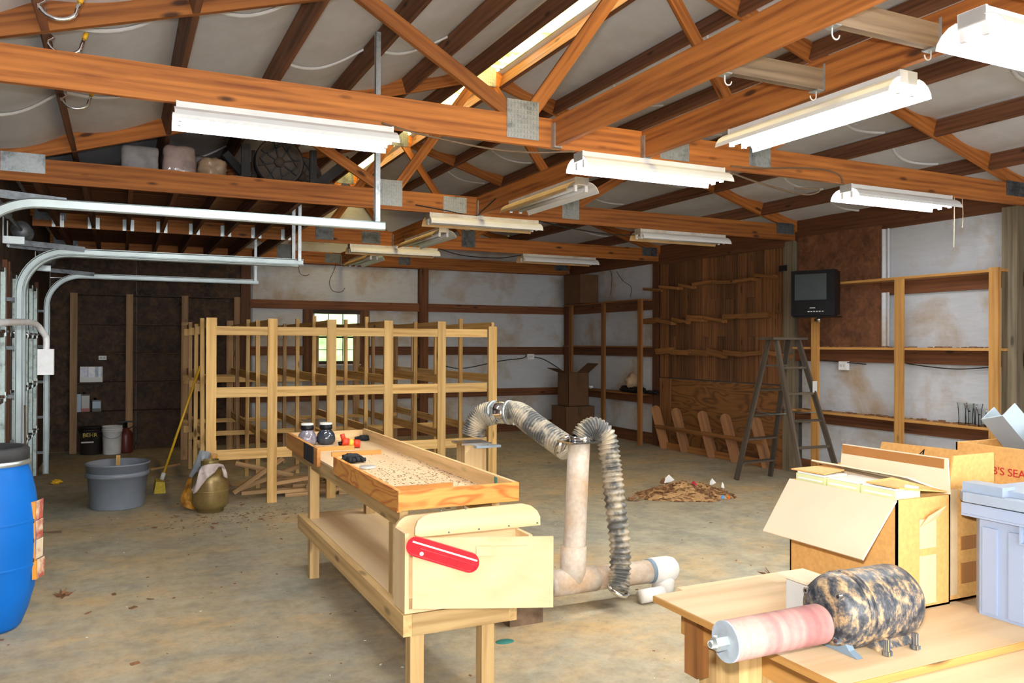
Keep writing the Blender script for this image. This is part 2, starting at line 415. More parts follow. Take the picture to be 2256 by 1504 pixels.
def dup(root, W, label=None, group=None):
    r=root.copy(); place(r, W)
    if label: r['label']=label
    if group: r['group']=group
    for ch in [c for c in bpy.data.objects if c.parent==root]:
        c=ch.copy(); COL.objects.link(c); c.parent=r; c.matrix_parent_inverse=ch.matrix_parent_inverse.copy(); c.matrix_basis=ch.matrix_basis.copy(); WM[c.name]=W@ (WM[root.name].inverted()@WM[ch.name])
    return r
def text_mesh(name, s, size, mat, W, parent, extrude=.0006, shear=0):
    cu=bpy.data.curves.new(name,'FONT'); cu.body=s; cu.size=size; cu.extrude=extrude; cu.resolution_u=3; cu.shear=shear
    tmp=bpy.data.objects.new('tmp_text',cu); COL.objects.link(tmp)
    dg=bpy.context.evaluated_depsgraph_get(); me=bpy.data.meshes.new_from_object(tmp.evaluated_get(dg)); bpy.data.objects.remove(tmp)
    me.name=name; me.materials.clear(); me.materials.append(MAT[mat])
    return place(bpy.data.objects.new(name,me),W,parent)
def frame_mat(origin, x, y):
    x=Vector(x).normalized(); y=Vector(y).normalized(); z=x.cross(y); o=Vector(origin)
    return Matrix(((x.x,y.x,z.x,o.x),(x.y,y.y,z.y,o.y),(x.z,y.z,z.z,o.z),(0,0,0,1)))
def spline(pts, n=40):
    P=[Vector(p) for p in pts]; P=[P[0]*2-P[1]]+P+[P[-1]*2-P[-2]]; out=[]
    segs=len(P)-3
    for i in range(n+1):
        u=i/n*segs; k=min(int(u),segs-1); t=u-k; a,b,c,d=P[k:k+4]
        out.append(.5*((2*b)+(c-a)*t+(2*a-5*b+4*c-d)*t*t+(3*b-a-3*c+d)*t**3))
    return out
# ================================================================== the setting
XL, XR, YB, YF = -.88, 7.27, 12.85, -1.6
RIDGE = 3.2; CB, CT = 2.76, 2.944            # bottom chord underside / top
TY = [1.85, 4.6, 7.37, 10.12, 12.85]         # truss stations
def zlow(X): return 4.098-.302*abs(X-RIDGE)   # underside of the rafters
def ztop(X): return zlow(X)+.147

floor = MB().box((XL-.3,YF-6,-.12),(XR+.3,YB+.2,0)).build('floor','concrete'); floor['kind']='structure'

# ---- roof: sagging fabric on purlins
ceiling = struct('ceiling')
PO = [3.56,2.87,2.18,1.49,.80,.20]
def sag(X, y):
    d=abs(X-RIDGE); edges=[4.2]+PO+[.0]
    s=0
    for a,b in zip(edges[:-1],edges[1:]):
        if b<=d<=a and a-b>.3:
            u=(d-b)/(a-b); s=math.sin(math.pi*u)
    return s
def roof_fn(side):
    def fn(u,v):
        d=.17+u*(4.45-.17); X=RIDGE+side*d; y=-2.0+v*(YB+2.15)
        s=sag(X,y); w=noise.noise(Vector((X*.9,y*.55,side*3.)))
        z=ztop(X)+.012 - s*(.055+.035*w) + s*.012*noise.noise(Vector((X*1.3+y*.7,y*3.1,5.)))
        return (X,y,z)
    return fn
for sd,nm in ((-1,'roof_fabric'),(1,'roof_fabric')):
    MB().grid(roof_fn(sd),84,200).build(nm,'film_roof',ceiling)
# lapped edges of the fabric rolls hang as pale folds between the purlins
for sd in (-1,1):
    for k,y in enumerate((.7,2.1,3.45,4.95,6.3,7.75,9.1,10.55,11.9)):
        yy=y+sd*.12
        for a,b in zip([4.15]+PO[:-1],PO):
            if b<.5: continue
            def ff(u,v,a=a,b=b,yy=yy):
                d=b+.03+u*(a-b-.06); X=RIDGE+sd*d; bow=.13*math.sin(math.pi*u)+.05*noise.noise(Vector((X*2,yy,1)))
                y2=yy+bow; base=roof_fn(sd)((d-.17)/(4.28),(y2+2.0)/(YB+2.15))
                ang=v*math.pi
                return (X,y2+.016*math.cos(ang),base[2]-.004-.018*math.sin(ang))
            if (k+int(a*3))%3!=0: MB().grid(ff,10,4).build('roof_fold','film_fold',ceiling)
# tin above the fabric closes the roof
for sd in (-1,1):
    MB().sheet([(RIDGE+sd*.17,-2.4,ztop(RIDGE+sd*.17)+.06),(RIDGE+sd*4.6,-2.4,ztop(RIDGE+sd*4.6)+.06),(RIDGE+sd*4.6,YB+.3,ztop(RIDGE+sd*4.6)+.06),(RIDGE+sd*.17,YB+.3,ztop(RIDGE+sd*.17)+.06)],.01).build('roof_sheet','metal_skin',ceiling)
BAYS=[(-2.0,TY[0]),(TY[0],TY[1]),(TY[1],TY[2]),(TY[2],TY[3]),(TY[3],TY[4])]
for bi,(y0,y1) in enumerate(BAYS):
    for sd in (-1,1):
        for d in PO:
            X=RIDGE+sd*d; zc=zlow(X)+.0735
            n=Vector((sd*.289,0,.957))
            p=beam('purlin',(X,y0+.021,zc),(X,y1-.021,zc),.038,.14,'purlin_wood',ceiling,up=n)
            if bi in (1,2,3):
                for ye,sg in ((y0+.021,1),(y1-.021,-1)):
                    beam('purlin_hanger',(X+.022,ye+sg*.02,zc-.055),(X+.022,ye+sg*.02,zc+.035),.006,.04,'plate_dark',ceiling,up=(0,1,0))
    # ridge skylight strip of amber fibreglass, one sheet to a bay
    MB().sheet([(RIDGE-.19,y0+.03,ztop(RIDGE)-.005),(RIDGE+.19,y0+.03,ztop(RIDGE)-.005),(RIDGE+.19,y1-.03,ztop(RIDGE)-.005),(RIDGE-.19,y1-.03,ztop(RIDGE)-.005)],.006).build('ridge_skylight','skylight_panel',ceiling)
MB().sheet([(RIDGE-.19,-2,ztop(RIDGE)+.075),(RIDGE+.19,-2,ztop(RIDGE)+.075),(RIDGE+.19,YB+.3,ztop(RIDGE)+.075),(RIDGE-.19,YB+.3,ztop(RIDGE)+.075)],.01).build('ridge_cap','metal_skin',ceiling)

# ---- trusses
TLAB=['roof truss just ahead of the doorway carrying the brightest tube light at the frame corner',
      'nearest full timber roof truss carrying three lit fluorescent lights',
      'second timber roof truss with storage loft resting on its left half',
      'third timber roof truss with a row of bright joist hangers at its left',
      'farthest timber roof truss standing on top of the back wall']
def gusset(parent, X, z, y, w, h, mat='plate_metal', rot=0):
    g=MB(); n=9
    M=Matrix.Translation((X,y,z))@Matrix.Rotation(rot,4,'Y')
    g.box((-w/2,-.0025,-h/2),(w/2,.0015,h/2),M)
    cols=max(4,int(w/.022)); rows=max(3,int(h/.028))
    for i in range(cols):                      # rows of pressed teeth slots stand proud of the plate
        for j in range(rows):
            cx=-w/2+(i+.5)*w/cols; cz=-h/2+(j+.5)*h/rows
            g.box((cx-.005,-.0065,cz-.009),(cx+.005,-.002,cz+.009),M)
    return g.build('connector_plate',mat,parent)
for i,y in enumerate(TY):
    t=thing('roof_truss',TLAB[i],'roof truss',(RIDGE,y,CB),group='roof trusses')
    XA,XZ=XL+.02,XR-.01
    SPL=(3.4,3.42,2.9,2.85,3.0)[i]
    bx('bottom_chord',(XA,y-.019,CB),(SPL,y+.019,CT),'truss_wood',t)
    bx('bottom_chord',(SPL,y-.019,CB),(XZ,y+.019,CT),'truss_wood',t)
    for sd in (-1,1):
        xe=RIDGE+sd*4.28
        a=Vector((xe,y,zlow(xe)+.0735)); b=Vector((RIDGE+sd*.004,y,zlow(RIDGE)+.0735))
        beam('top_chord',a,b,.037,.14,'truss_wood',t)
    JL,JR=2.26,4.18
    def web(p,q): beam('web',(p[0],y+.002,p[1]),(q[0],y+.002,q[1]),.034,.089,'truss_wood',t,up=(0,1,0)) if False else beam('web',(p[0],y,p[1]),(q[0],y,q[1]),.034,.089,'truss_wood',t)
    web((JL+.03,CT-.02),(RIDGE-.05,zlow(RIDGE)+.03)); web((JR-.03,CT-.02),(RIDGE+.05,zlow(RIDGE)+.03))
    web((JL-.03,CT-.02),(RIDGE-2.0,zlow(RIDGE-2.0)+.03)); web((JR+.03,CT-.02),(RIDGE+2.0,zlow(RIDGE+2.0)+.03))
    f=y-.0215
    pm='plate_metal' if i<3 else 'plate_dark'
    gusset(t,JL,CT-.03,f,.22,.24,pm); gusset(t,JR,CT-.03,f,.20,.22,pm); gusset(t,SPL,(CB+CT)/2,f,.24,.15,pm)
    gusset(t,RIDGE,zlow(RIDGE)+.05,f,.26,.20,pm)
    gusset(t,XA+.17,CT-.04,f,.30,.15,pm); gusset(t,XZ-.16,CT-.05,f,.26,.13,'plate_dark')

# centre-line runner joists between the trusses (lights hang from them)
RJ=[('ceiling runner board from first truss toward camera, leftmost of two, plain and clean',2.49,1.87,4.58,'truss_wood'),
    ('ceiling runner board carrying the long lit tube light above the cartons',3.17,1.87,4.58,'truss_wood'),
    ('ceiling runner board between first and second truss with unlit light beside it',3.15,4.62,7.35,'truss_wood'),
    ('ceiling runner board between second and third truss',3.15,7.39,10.10,'truss_wood'),
    ('ceiling runner board between third truss and back wall',3.15,10.14,12.83,'truss_wood')]
for lab,x,y0,y1,mm in RJ:
    r=thing('runner_joist',lab,'joist',(x,(y0+y1)/2,CB),group='runner joists')
    bx('board',(x-.019,y0,CB+.005),(x+.019,y1,CT),mm,r)
    for ye in (y0+.02,y1-.02):
        MB().box((x-.028,ye-.022,CB+.002),(x-.0195,ye+.022,CB+.15)).box((x+.0195,ye-.022,CB+.002),(x+.028,ye+.022,CB+.15)).box((x-.028,ye-.022,CB-.004),(x+.028,ye+.022,CB+.003)).build('joist_hanger','plate_metal',r)
for k,(yy,lab) in enumerate(((3.02,'weathered grey cross board between the two near runner boards'),(2.38,'weathered grey cross board, nearer one, beside the corner light'))):
    r=thing('cross_board',lab,'board',(2.83,yy,CB),group='cross boards')
    bx('board',(2.512,yy-.02,CB+.02),(3.148,yy+.02,CB+.125),'grey_board',r)
    for x,sx in ((2.512,1),(3.148,-1)):
        MB().box((x,yy-.03,CB+.012),(x+sx*.004,yy-.019,CB+.15)).box((x,yy-.03,CB+.012),(x+sx*.05,yy+.03,CB+.018)).build('bracket','plate_metal',r)
        hk=[(x+sx*.03,yy,CB+.012-.001*j) for j in range(2)]
        pth=[(x+sx*.03,yy,CB+.014)]+[(x+sx*(.03+.02-.02*math.cos(a)),yy,CB-.012-.02*math.sin(a)) for a in [math.pi*j/8 for j in range(9)]]
        MB().tube(pth,.0032,6).build('screw_hook','white_enamel',r)

# ---- right wall
wr=struct('wall_right')
MB().box((XR+.13,YF,0),(XR+.17,YB+.2,3.1)).build('metal_cladding','metal_skin',wr)
GZ=[(.615,.745),(1.328,1.465),(2.044,2.178)]
def film_panel(parent, axis, a0, a1, z0, z1, off, mat='film_wall', bulge=.02, seed=0):
    def fn(u,v):
        a=a0+u*(a1-a0); z=z0+v*(z1-z0)
        e=min(1,8*u,8*(1-u))*min(1,5*v,5*(1-v)) if True else 1
        d=bulge*e*(.6+.8*noise.noise(Vector((a*1.7+seed,z*.8,seed))))+.012*e*noise.noise(Vector((a*7+seed,z*.5,2)))
        return (off-d,a,z) if axis=='x' else (a,off-d,z)
    o=MB().grid(fn,max(8,int((a1-a0)/.07)),8)
    if axis=='x': o.f=[tuple(reversed(f)) for f in o.f]
    return o.build('insulation_panel',mat,parent)
zs=[.17]+[z for g in GZ for z in g]+[2.745]
for y0,y1 in ((10.20,12.84),(4.68,7.29),(1.93,4.52)):
    for z0,z1 in ((zs[0],zs[1]),(zs[2],zs[3]),(zs[4],zs[5]),(zs[6],zs[7])):
        film_panel(wr,'x',y0,y1,z0,z1,XR+.045,seed=y0*1.3+z0)
    for g0,g1 in GZ: bx('girt',(XR,y0-.06,g0),(XR+.038,y1+.07,g1),'girt_wood',wr)
    bx('skirt_board',(XR+.01,y0-.06,0),(XR+.05,y1+.07,.17),'girt_wood',wr)
for y0,y1 in ((4.52,7.45),(7.45,10.2),(10.2,12.85),(1.9,4.52)):
    bx('header_board',(XR+.02,y0,2.745),(XR+.058,y1,3.02),'girt_wood',wr)
for y,dx,mm in ((TY[0],.09,'post_wood'),(TY[1],.09,'post_wood'),(TY[2],.03,'post_wood'),(TY[3],.012,'girt_wood')): bx('post',(XR-dx,y-.07+(.09 if dx>.05 else .06),0),(XR+.06,y+.07+(.09 if dx>.02 else .06),2.76),mm,wr)
bx('post',(XR-.11,YB-.16,0),(XR+.0,YB-.04,2.76),'girt_wood',wr)
# OSB sheet beside the television
bx('osb_panel',(XR-.012,6.125,1.475),(XR-.001,7.30,2.79),'osb_red',wr)
# fold of loose facing at the OSB edge
def fold(u,v): 
    a=u*math.pi*2; return (XR-.012-.012*math.sin(a*1.5),6.02+u*.10,1.47+v*.60)
MB().grid(fold,12,6).build('loose_facing','film_wall',wr)
def fold2(u,v): 
    a=u*math.pi*2; return (XR-.012-.012*math.sin(a*1.5),6.02+u*.10,2.19+v*.55)
MB().grid(fold2,12,6).build('loose_facing','film_wall',wr)
# vertical scrap planks, each its own board, between second and third post
yy=7.55; k=0; rnd=random.Random(3)
while yy<10.02:
    w=rnd.choice((.09,.11,.14,.16,.19)); w=min(w,10.04-yy)
    z=1.03
    cuts=[1.03]+sorted(rnd.sample((1.36,1.62,1.9,2.12,2.36),rnd.choice((0,1,1,2))))+[2.70]
    for z0,z1 in zip(cuts[:-1],cuts[1:]):
        dx=rnd.uniform(0,.014)
        bx('plank',(XR-.022-dx,yy+.002,z0+.002),(XR-.001,yy+w-.002,z1-.002),'brown_plank',wr)
    yy+=w
bx('plank',(XR-.03,9.78,.02),(XR-.001,10.04,1.02),'brown_plank',wr)
bx('plywood_sheet',(XR-.018,7.50,.06),(XR-.002,9.77,1.015),'bold_ply',wr)
bx('skirt_board',(XR-.025,7.5,0),(XR-.002,10.04,.055),'brown_plank',wr)
bx('header_board',(XR-.035,7.5,2.70),(XR-.002,10.05,2.76),'girt_wood',wr)

# ---- back wall
wb=struct('wall_back')
wx0,wx1,wz0,wz1=2.71,3.45,1.215,2.01           # window opening
for lo,hi in (((XL-.1,YB+.13,0),(wx0,YB+.17,3.1)),((wx1,YB+.13,0),(XR+.17,YB+.17,3.1)),((wx0,YB+.13,0),(wx1,YB+.17,wz0)),((wx0,YB+.13,wz1),(wx1,YB+.17,3.1))):
    MB().box(lo,hi).build('metal_cladding','metal_skin',wb)
for z0,z1 in ((zs[0],zs[1]),(zs[2],zs[3]),(zs[4],zs[5]),(zs[6],zs[7])):
    spans=((1.80,2.55),(3.62,4.43),(4.60,7.24)) if z0<2.1 and z0>1 else ((1.80,4.43),(4.60,7.24))
    if zs[4]>z0>zs[1]: spans=((1.80,2.55),(3.62,4.43),(4.60,7.24))
    for a0,a1 in spans: film_panel(wb,'y',a0,a1,z0,z1,YB+.045,seed=a0+z0*2,bulge=.012)
for g0,g1 in GZ:
    if g0>wz0 and g1<wz1:
        bx('girt',(1.74,YB,g0),(2.56,YB+.038,g1),'girt_wood',wb); bx('girt',(3.60,YB,g0),(7.26,YB+.038,g1),'girt_wood',wb)
    else: bx('girt',(1.74,YB,g0),(7.26,YB+.038,g1),'girt_wood',wb)
bx('header_board',(1.74,YB-.002,2.745),(7.26,YB+.04,2.80),'girt_wood',wb)
for x in (1.69,4.515): bx('post',(x-.07,YB-.06,0),(x+.07,YB+.06,2.76),'girt_wood',wb)
bx('window_stud',(2.56,YB,1.0),(2.70,YB+.04,2.04),'girt_wood',wb); bx('window_stud',(3.46,YB,1.0),(3.60,YB+.04,2.04),'girt_wood',wb)
bx('skirt_board',(1.76,YB-.01,0),(7.16,YB+.03,.17),'girt_wood',wb)
for k,(x0,x1) in enumerate(((XL,.20),(.20,1.42),(1.42,1.68))):
    for z0,z1 in ((0.0,2.40),(2.403,3.05)):
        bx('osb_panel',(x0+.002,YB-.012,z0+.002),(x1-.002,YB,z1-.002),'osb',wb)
# gable above the back wall
MB().prism([(XL-.1,2.8),(XR+.15,2.8),(RIDGE,4.33)],-.02,0,Matrix(((1,0,0,0),(0,0,-1,YB+.07),(0,1,0,0),(0,0,0,1)))).build('gable_facing','film_wall',wb)

# window: twelve lights in a dark wooden frame
w1=struct('window_1')
bx('frame_rail',(wx0-.01,YB+.02,wz1-.03),(wx1+.01,YB+.12,wz1+.03),'window_frame',w1); bx('frame_rail',(wx0-.01,YB+.02,wz0-.03),(wx1+.01,YB+.12,wz0+.02),'window_frame',w1)
bx('frame_stile',(wx0-.015,YB+.06,wz0),(wx0+.03,YB+.12,wz1),'trim_white',w1); bx('frame_stile',(wx1-.03,YB+.06,wz0),(wx1+.015,YB+.12,wz1),'trim_white',w1)
bx('window_sill',(wx0-.02,YB+.0,wz0-.05),(wx1+.02,YB+.1,wz0-.028),'trim_white',w1)
for k in (1,2): x=wx0+.03+k*(wx1-wx0-.06)/3; bx('muntin',(x-.006,YB+.08,wz0),(x+.006,YB+.10,wz1),'window_frame',w1)
for k in (1,2,3): z=wz0+k*(wz1-wz0)/4; bx('muntin',(wx0+.02,YB+.075,z-.006 if k!=2 else z-.014),(wx1-.02,YB+.105,z+.006 if k!=2 else z+.014),'window_frame',w1)
for c in range(3):
    for r in range(4):
        xa=wx0+.03+c*(wx1-wx0-.06)/3; za=wz0+r*(wz1-wz0)/4
        bx('pane',(xa+.006,YB+.088,za+.008),(xa+(wx1-wx0-.06)/3-.006,YB+.091,za+(wz1-wz0)/4-.008),'window_glass',w1)
# ground and shrubs beyond the window
lawn=MB().box((-8,YB+.5,-.15),(16,YB+22,-.05)).build('lawn','grass'); tag(lawn,'bright green grass outside the small back window','grass',kind='stuff')
def shrub_fn(u,v):
    th=u*2*math.pi; ph=(v-.5)*math.pi; p=Vector((math.cos(th)*math.cos(ph),math.sin(th)*math.cos(ph),math.sin(ph)))
    k=1+.28*noise.noise(p*3.1)+.12*noise.noise(p*9)
    return (4.6+3.4*p.x*k,YB+9+1.3*p.y*k,1.7+1.9*p.z*k)
tag(MB().grid(shrub_fn,60,34).build('shrub','grass'),'blurred bright green shrub outside the small back window','shrub')

# ---- left wall with two sectional garage doors
wl=struct('wall_left')
DOORS=[(5.22,7.84),(8.12,10.64)]
DH=2.13
segs=[(YF,5.16),(7.90,8.06),(10.70,YB)]
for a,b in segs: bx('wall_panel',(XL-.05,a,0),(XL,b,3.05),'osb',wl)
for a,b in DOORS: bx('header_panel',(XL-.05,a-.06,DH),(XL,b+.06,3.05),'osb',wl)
for a,b in DOORS:
    for y in ((b+.02,) if a<6 else (a-.08,b+.02)): bx('door_jamb',(XL-.0,y,0),(XL+.035,y+.06,DH+.06),'girt_wood',wl)
MB().box((XL-.14,YF,0),(XL-.10,YB+.2,3.1)).build('metal_cladding','metal_skin',wl) if False else None
XT=-.76; ZT=2.28; XE=1.56; RAD=.36
for di,(a,b) in enumerate(DOORS):
    d=struct('door_%d'%(di+1))
    for s in range(4):
        z0=.005+s*DH/4; z1=z0+DH/4-.006
        bx('door_section',(XL-.045,a-.03,z0),(XL-.005,b+.03,z1),'door_skin',d)
        n=6
        for k in range(n):
            y=a+.02+(b-a-.04)*k/(n-1)
            ds_=bx('door_stile',(XL-.004,y-.035,z0+.01),(XL+.030,y+.035,z1-.01),'stile_metal',d)
            if s<3: 
                MB().box((XL+.03,y-.025,z1-.035),(XL+.036,y+.025,z1+.04)).cyl(.011,y-.025,y+.025,8,frame_mat((XL+.042,0,z1+.003),(1,0,0),(0,0,-1))).build('hinge','galvanized',ds_)
        # rail across each section joint
        bx('door_rail',(XL-.003,a-.02,z1-.045),(XL+.022,b+.02,z1-.012),'door_skin',d)
    for y,sg in ((a,1),(b,-1)):
        # C-channel track: vertical, quarter bend, horizontal
        path=[(XT,y,.02),(XT,y,.7),(XT,y,1.3),(XT,y,ZT-RAD)]+[(XT+RAD-RAD*math.cos(q),y,ZT-RAD+RAD*math.sin(q)) for q in [math.pi/2*k/12 for k in range(1,13)]]+[(XT+RAD+(XE-XT-RAD)*k/4,y,ZT) for k in range(1,5)]
        prof=[(-.028,0),(-.028,.022),(-.020,.026),(.020,.026),(.028,.022),(.028,0),(.024,0),(.018,.020),(-.018,.020),(-.024,0)]
        vs=[];fs=[];P=[Vector(p) for p in path]
        for i,p in enumerate(P):
            dd=(P[min(i+1,len(P)-1)]-P[max(i-1,0)]).normalized(); nn=Vector((-dd.z,0,dd.x))
            for q,wv in prof: vs.append(p+nn*q+Vector((0,-sg*wv*1.2+ (0),0)))
        m_=len(prof)
        for i in range(len(P)-1):
            for k in range(m_): l=(k+1)%m_; fs.append((i*m_+k,i*m_+l,(i+1)*m_+l,(i+1)*m_+k))
        tr=MB().add(vs,fs); o=tr.build('door_track','track_metal',d)
        for k in range(5):
            zz=.25+k*.4; bx('track_bracket',(XL+.032,y-sg*.012-.010,zz),(XT-.02,y-sg*.012+.010,zz+.03),'plate_dark',d)
        # slotted angle along the bend and hanger strap at the back end
        beam('slotted_angle',(XL+.02,y+sg*.012,ZT+.06),(XT+RAD+.12,y+sg*.012,ZT+.02),.004,.045,'plate_dark',d)
        ye=y; 
        for zz in (0,):
            g=MB().box((XE-.06,y+sg*.006,ZT+.01),(XE-.025,y+sg*.010,3.56 if di==0 and sg==1 else CB+.1))
            g.box((XE-.06,y+sg*.006,ZT+.01),(XE-.057,y+sg*.036,3.56 if di==0 and sg==1 else CB+.1))
            for q in range(14):
                z_=ZT+.05+q*.032
                g.box((XE-.047,y-.0015+sg*.004,z_),(XE-.039,y+sg*.012+.001,z_+.010))
            g.build('hanger_strap','plate_metal',d)
        M=frame_mat((XL+.13,y-sg*.03,ZT+.16),(1,0,0),(0,0,1))
        MB().lathe([(0,-.02),(.075,-.02),(.075,-.012),(.06,-.008),(.06,.008),(.075,.012),(.075,.02),(0,.02)],24,M).build('cable_drum','plate_dark',d)
        MB().box((XL+.005,y-.03,ZT+.04),(XL+.012,y+.03,ZT+.26)).box((XL+.005,y-.004+sg*.025,ZT+.04),(XL+.16,y+.004+sg*.025,ZT+.10)).build('bearing_plate','galvanized',d)
    MB().tube([(XL+.13,a-.1,ZT+.16),(XL+.13,b+.1,ZT+.16)],.013,10).build('torsion_shaft','plate_dark',d)
    MB().tube([(XL+.13,(a+b)/2-.45,ZT+.16),(XL+.13,(a+b)/2+.45,ZT+.16)],.03,12).build('torsion_spring','plate_dark',d)

# ---- front wall behind the camera with an unseen wide opening added to let sky light fill in
wf=struct('wall_front')
for lo,hi in (((XL-.1,YF-.05,0),(-.75,YF,3.0)),((4.3,YF-.05,0),(XR+.15,YF,3.0)),((-.75,YF-.05,2.75),(4.3,YF,3.0))):
    MB().box(lo,hi).build('wall_panel','metal_skin',wf)
MB().prism([(XL-.1,2.9),(XR+.15,2.9),(RIDGE,4.33)],-.02,0,Matrix(((1,0,0,0),(0,0,-1,YF),(0,1,0,0),(0,0,0,1)))).build('gable_facing','film_wall',wf)
# ================================================================== lights
def make_light(lit):
    t=thing('fluorescent_light','x','light',(0,0,0))
    L=.58
    hm='white_enamel' if lit else 'old_enamel'
    g=MB().box((-L,-.055,-.055),(L,.055,-.002)); g.build('housing',hm,t)
    for s in (-1,1):
        prof=[(s*.055,-.035),(s*.085,-.042),(s*.115,-.062),(s*.135,-.090),(s*.140,-.112)]
        g=MB()
        for (y0,z0),(y1,z1) in zip(prof[:-1],prof[1:]):
            g.sheet([(-L-.01,y0,z0),(L+.01,y0,z0),(L+.01,y1,z1),(-L-.01,y1,z1)],.003)
        g.build('reflector_wing','white_reflector' if lit or s<0 else 'tan_reflector',t)
        MB().tube([(-L+.02,s*.045,-.082),(L-.02,s*.045,-.082)],.0165,12).build('tube','tube_on' if lit else 'tube_off',t)
    for e in (-1,1):
        MB().box((e*L-e*.012,-.057,-.06),(e*L,.057,.0)).build('end_cap',hm,t)
        for s in (-1,1): MB().box((e*(L-.03),s*.045-.012,-.105),(e*(L-.012),s*.045+.012,-.05)).build('lamp_holder','white_plastic',t)
    return t
lon=make_light(True); loff=make_light(False)
LT=[ # lit, centre x, y, along x?, label
 (1,.83,4.59,0,'lit tube light under the left end of the nearest truss'),
 (1,3.25,4.60,0,'lit tube light at the middle of the nearest truss'),
 (1,5.64,4.60,0,'lit tube light at the right end of the nearest truss'),
 (1,3.22,3.15,90,'lit tube light pointing toward camera under the right runner board'),
 (1,3.42,2.0,0,'brightest lit tube light cut by the upper right corner of the picture'),
 (0,3.10,5.86,90,'unlit tube light running lengthwise between first and second truss'),
 (0,3.21,7.37,0,'unlit tube light at the middle of the second truss'),
 (0,5.60,7.37,0,'unlit tube light at the right of the second truss'),
 (0,3.15,10.12,0,'unlit tube light at the middle of the third truss'),
 (0,5.56,10.12,0,'unlit tube light at the right of the third truss'),
 (0,3.10,8.75,90,'unlit tube light running lengthwise between second and third truss'),
 (0,3.10,11.4,90,'unlit tube light running lengthwise nearest the back wall'),
]
used={0:False,1:False}
for lit,x,y,rot,lab in LT:
    W=Matrix.Translation((x,y,CB-.002))@Matrix.Rotation(math.radians(rot),4,'Z')
    src=lon if lit else loff
    if not used[lit]:
        used[lit]=True; src.matrix_basis=W
        old=WM[src.name].copy()
        for c in bpy.data.objects:
            if c.parent==src: WM[c.name]=W@WM[c.name]
        WM[src.name]=W; src['label']=lab; src['group']='ceiling tube lights'
    else: dup(src,W,lab,'ceiling tube lights')

# ================================================================== loft and what lies on it
loft=thing('storage_loft','plank storage loft hung between second and third trusses at the left','loft',(.4,8.7,CB))
for k in range(8):
    x=-.62+k*.345
    bx('loft_joist',(x-.019,TY[2]+.02,CB+.01),(x+.019,TY[3]-.02,CB+.15),'girt_wood',loft)
    for s in (-1,1):
        MB().box((x+s*.021,TY[3]-.055,CB+.0),(x+s*.026,TY[3]-.021,CB+.125)).box((x+s*.021,TY[3]-.024,CB-.0),(x+s*.058,TY[3]-.0205,CB+.125)).build('joist_hanger','galvanized',loft)
for k in range(5):
    y0=TY[2]+.03+k*.54; bx('deck_board',(-.80,y0,CB+.152),(1.95,y0+.53,CB+.166),'girt_wood',loft)
loft2=thing('rear_loft','dark plank loft between third truss and the back wall','loft',(.4,11.4,CB))
for k in range(8):
    x=-.62+k*.345; bx('loft_joist',(x-.019,TY[3]+.02,CB+.01),(x+.019,YB-.04,CB+.15),'girt_wood',loft2)
for k in range(5):
    y0=TY[3]+.03+k*.52; bx('deck_board',(-.80,y0,CB+.152),(1.60,y0+.51,CB+.166),'girt_wood',loft2)
ZD=CB+.168
def lump(name,c,size,mat,label,cat,seed,amp=.12,flat=.7,box=2.6,group=None,parent=None):
    def fn(u,v):
        th=u*2*math.pi; ph=(v-.5)*math.pi
        p=Vector((math.cos(th)*math.cos(ph),math.sin(th)*math.cos(ph),math.sin(ph)))
        e=(abs(p.x)**box+abs(p.y)**box+abs(p.z)**box)**(-1/box); p2=p*e
        k=1+amp*noise.noise(p*2.2+Vector((seed,0,0)))+amp*.5*noise.noise(p*6+Vector((0,seed,0)))
        q=Vector((p2.x*size[0]/2*k,p2.y*size[1]/2*k,p2.z*size[2]/2*k))
        q.z=max(q.z,-size[2]/2*.96)
        return (c[0]+q.x,c[1]+q.y,c[2]+q.z+size[2]/2*.96)
    o=MB().grid(fn,44,24).build(name,mat,parent)
    if label: recenter(o); tag(o,label,cat,group)
    return o
YL=7.62
def lx(px,py=360): return atY(px,py,YL).x
lump('wrapped_bundle',(lx(308),YL+.1,ZD),(.29,.34,.25),'poly_wrap','grey box shape wrapped in clear plastic on the loft, leftmost','bundle',1,.05,box=9,group='wrapped bundles')
lump('wrapped_bundle',(lx(395),YL+.1,ZD),(.27,.34,.285),'poly_wrap_pink','tall pinkish bundle wrapped in shiny plastic on the loft','bundle',2,.09,box=7,group='wrapped bundles')
lump('wrapped_bundle',(lx(467),YL+.06,ZD),(.24,.3,.21),'poly_wrap_tan','low tan bundle wrapped in plastic on the loft','bundle',3,.18,box=4,group='wrapped bundles')
lump('wrapped_bundle',(lx(455),YL+.55,ZD),(.42,.36,.32),'poly_wrap','grey plastic bundle behind the low tan bundle on the loft','bundle',4,.16,box=4,group='wrapped bundles')
def hub(px,Y,r,label):
    p=atY(px,348,Y); z=ZD+r
    t=thing('wheel_hub',label,'wheel',(p.x,Y,ZD),group='plastic hubs')
    M=frame_mat((p.x,Y,z),(1,0,.0),(0,0,1))
    MB().lathe([(0,-.02),(r*.93,-.02),(r,-.01),(r,.07),(r*.93,.075),(r*.9,.03),(r*.25,.045),(.0,.045)],40,M).build('dish','hub_dust',t)
    MB().lathe([(r*.96,-.03),(r*1.0,-.03),(r*1.0,.08),(r*.96,.085)],40,M).build('rim','hub_black',t)
    g=MB()
    for k in range(8):
        a=math.radians(12+45*k); g.box((.05,-.006,.03),(r*.86,.006,.062),M@Matrix.Rotation(a,4,'Z'))
    for k in range(4):
        a=math.radians(35+90*k); q=r*.55
        g.box((-q,q-.006,.03),(q,q+.006,.062),M@Matrix.Rotation(a,4,'Z'))
    g.build('spokes','hub_black',t)
    MB().cyl(.045,.03,.075,20,M).build('boss','hub_dust',t)
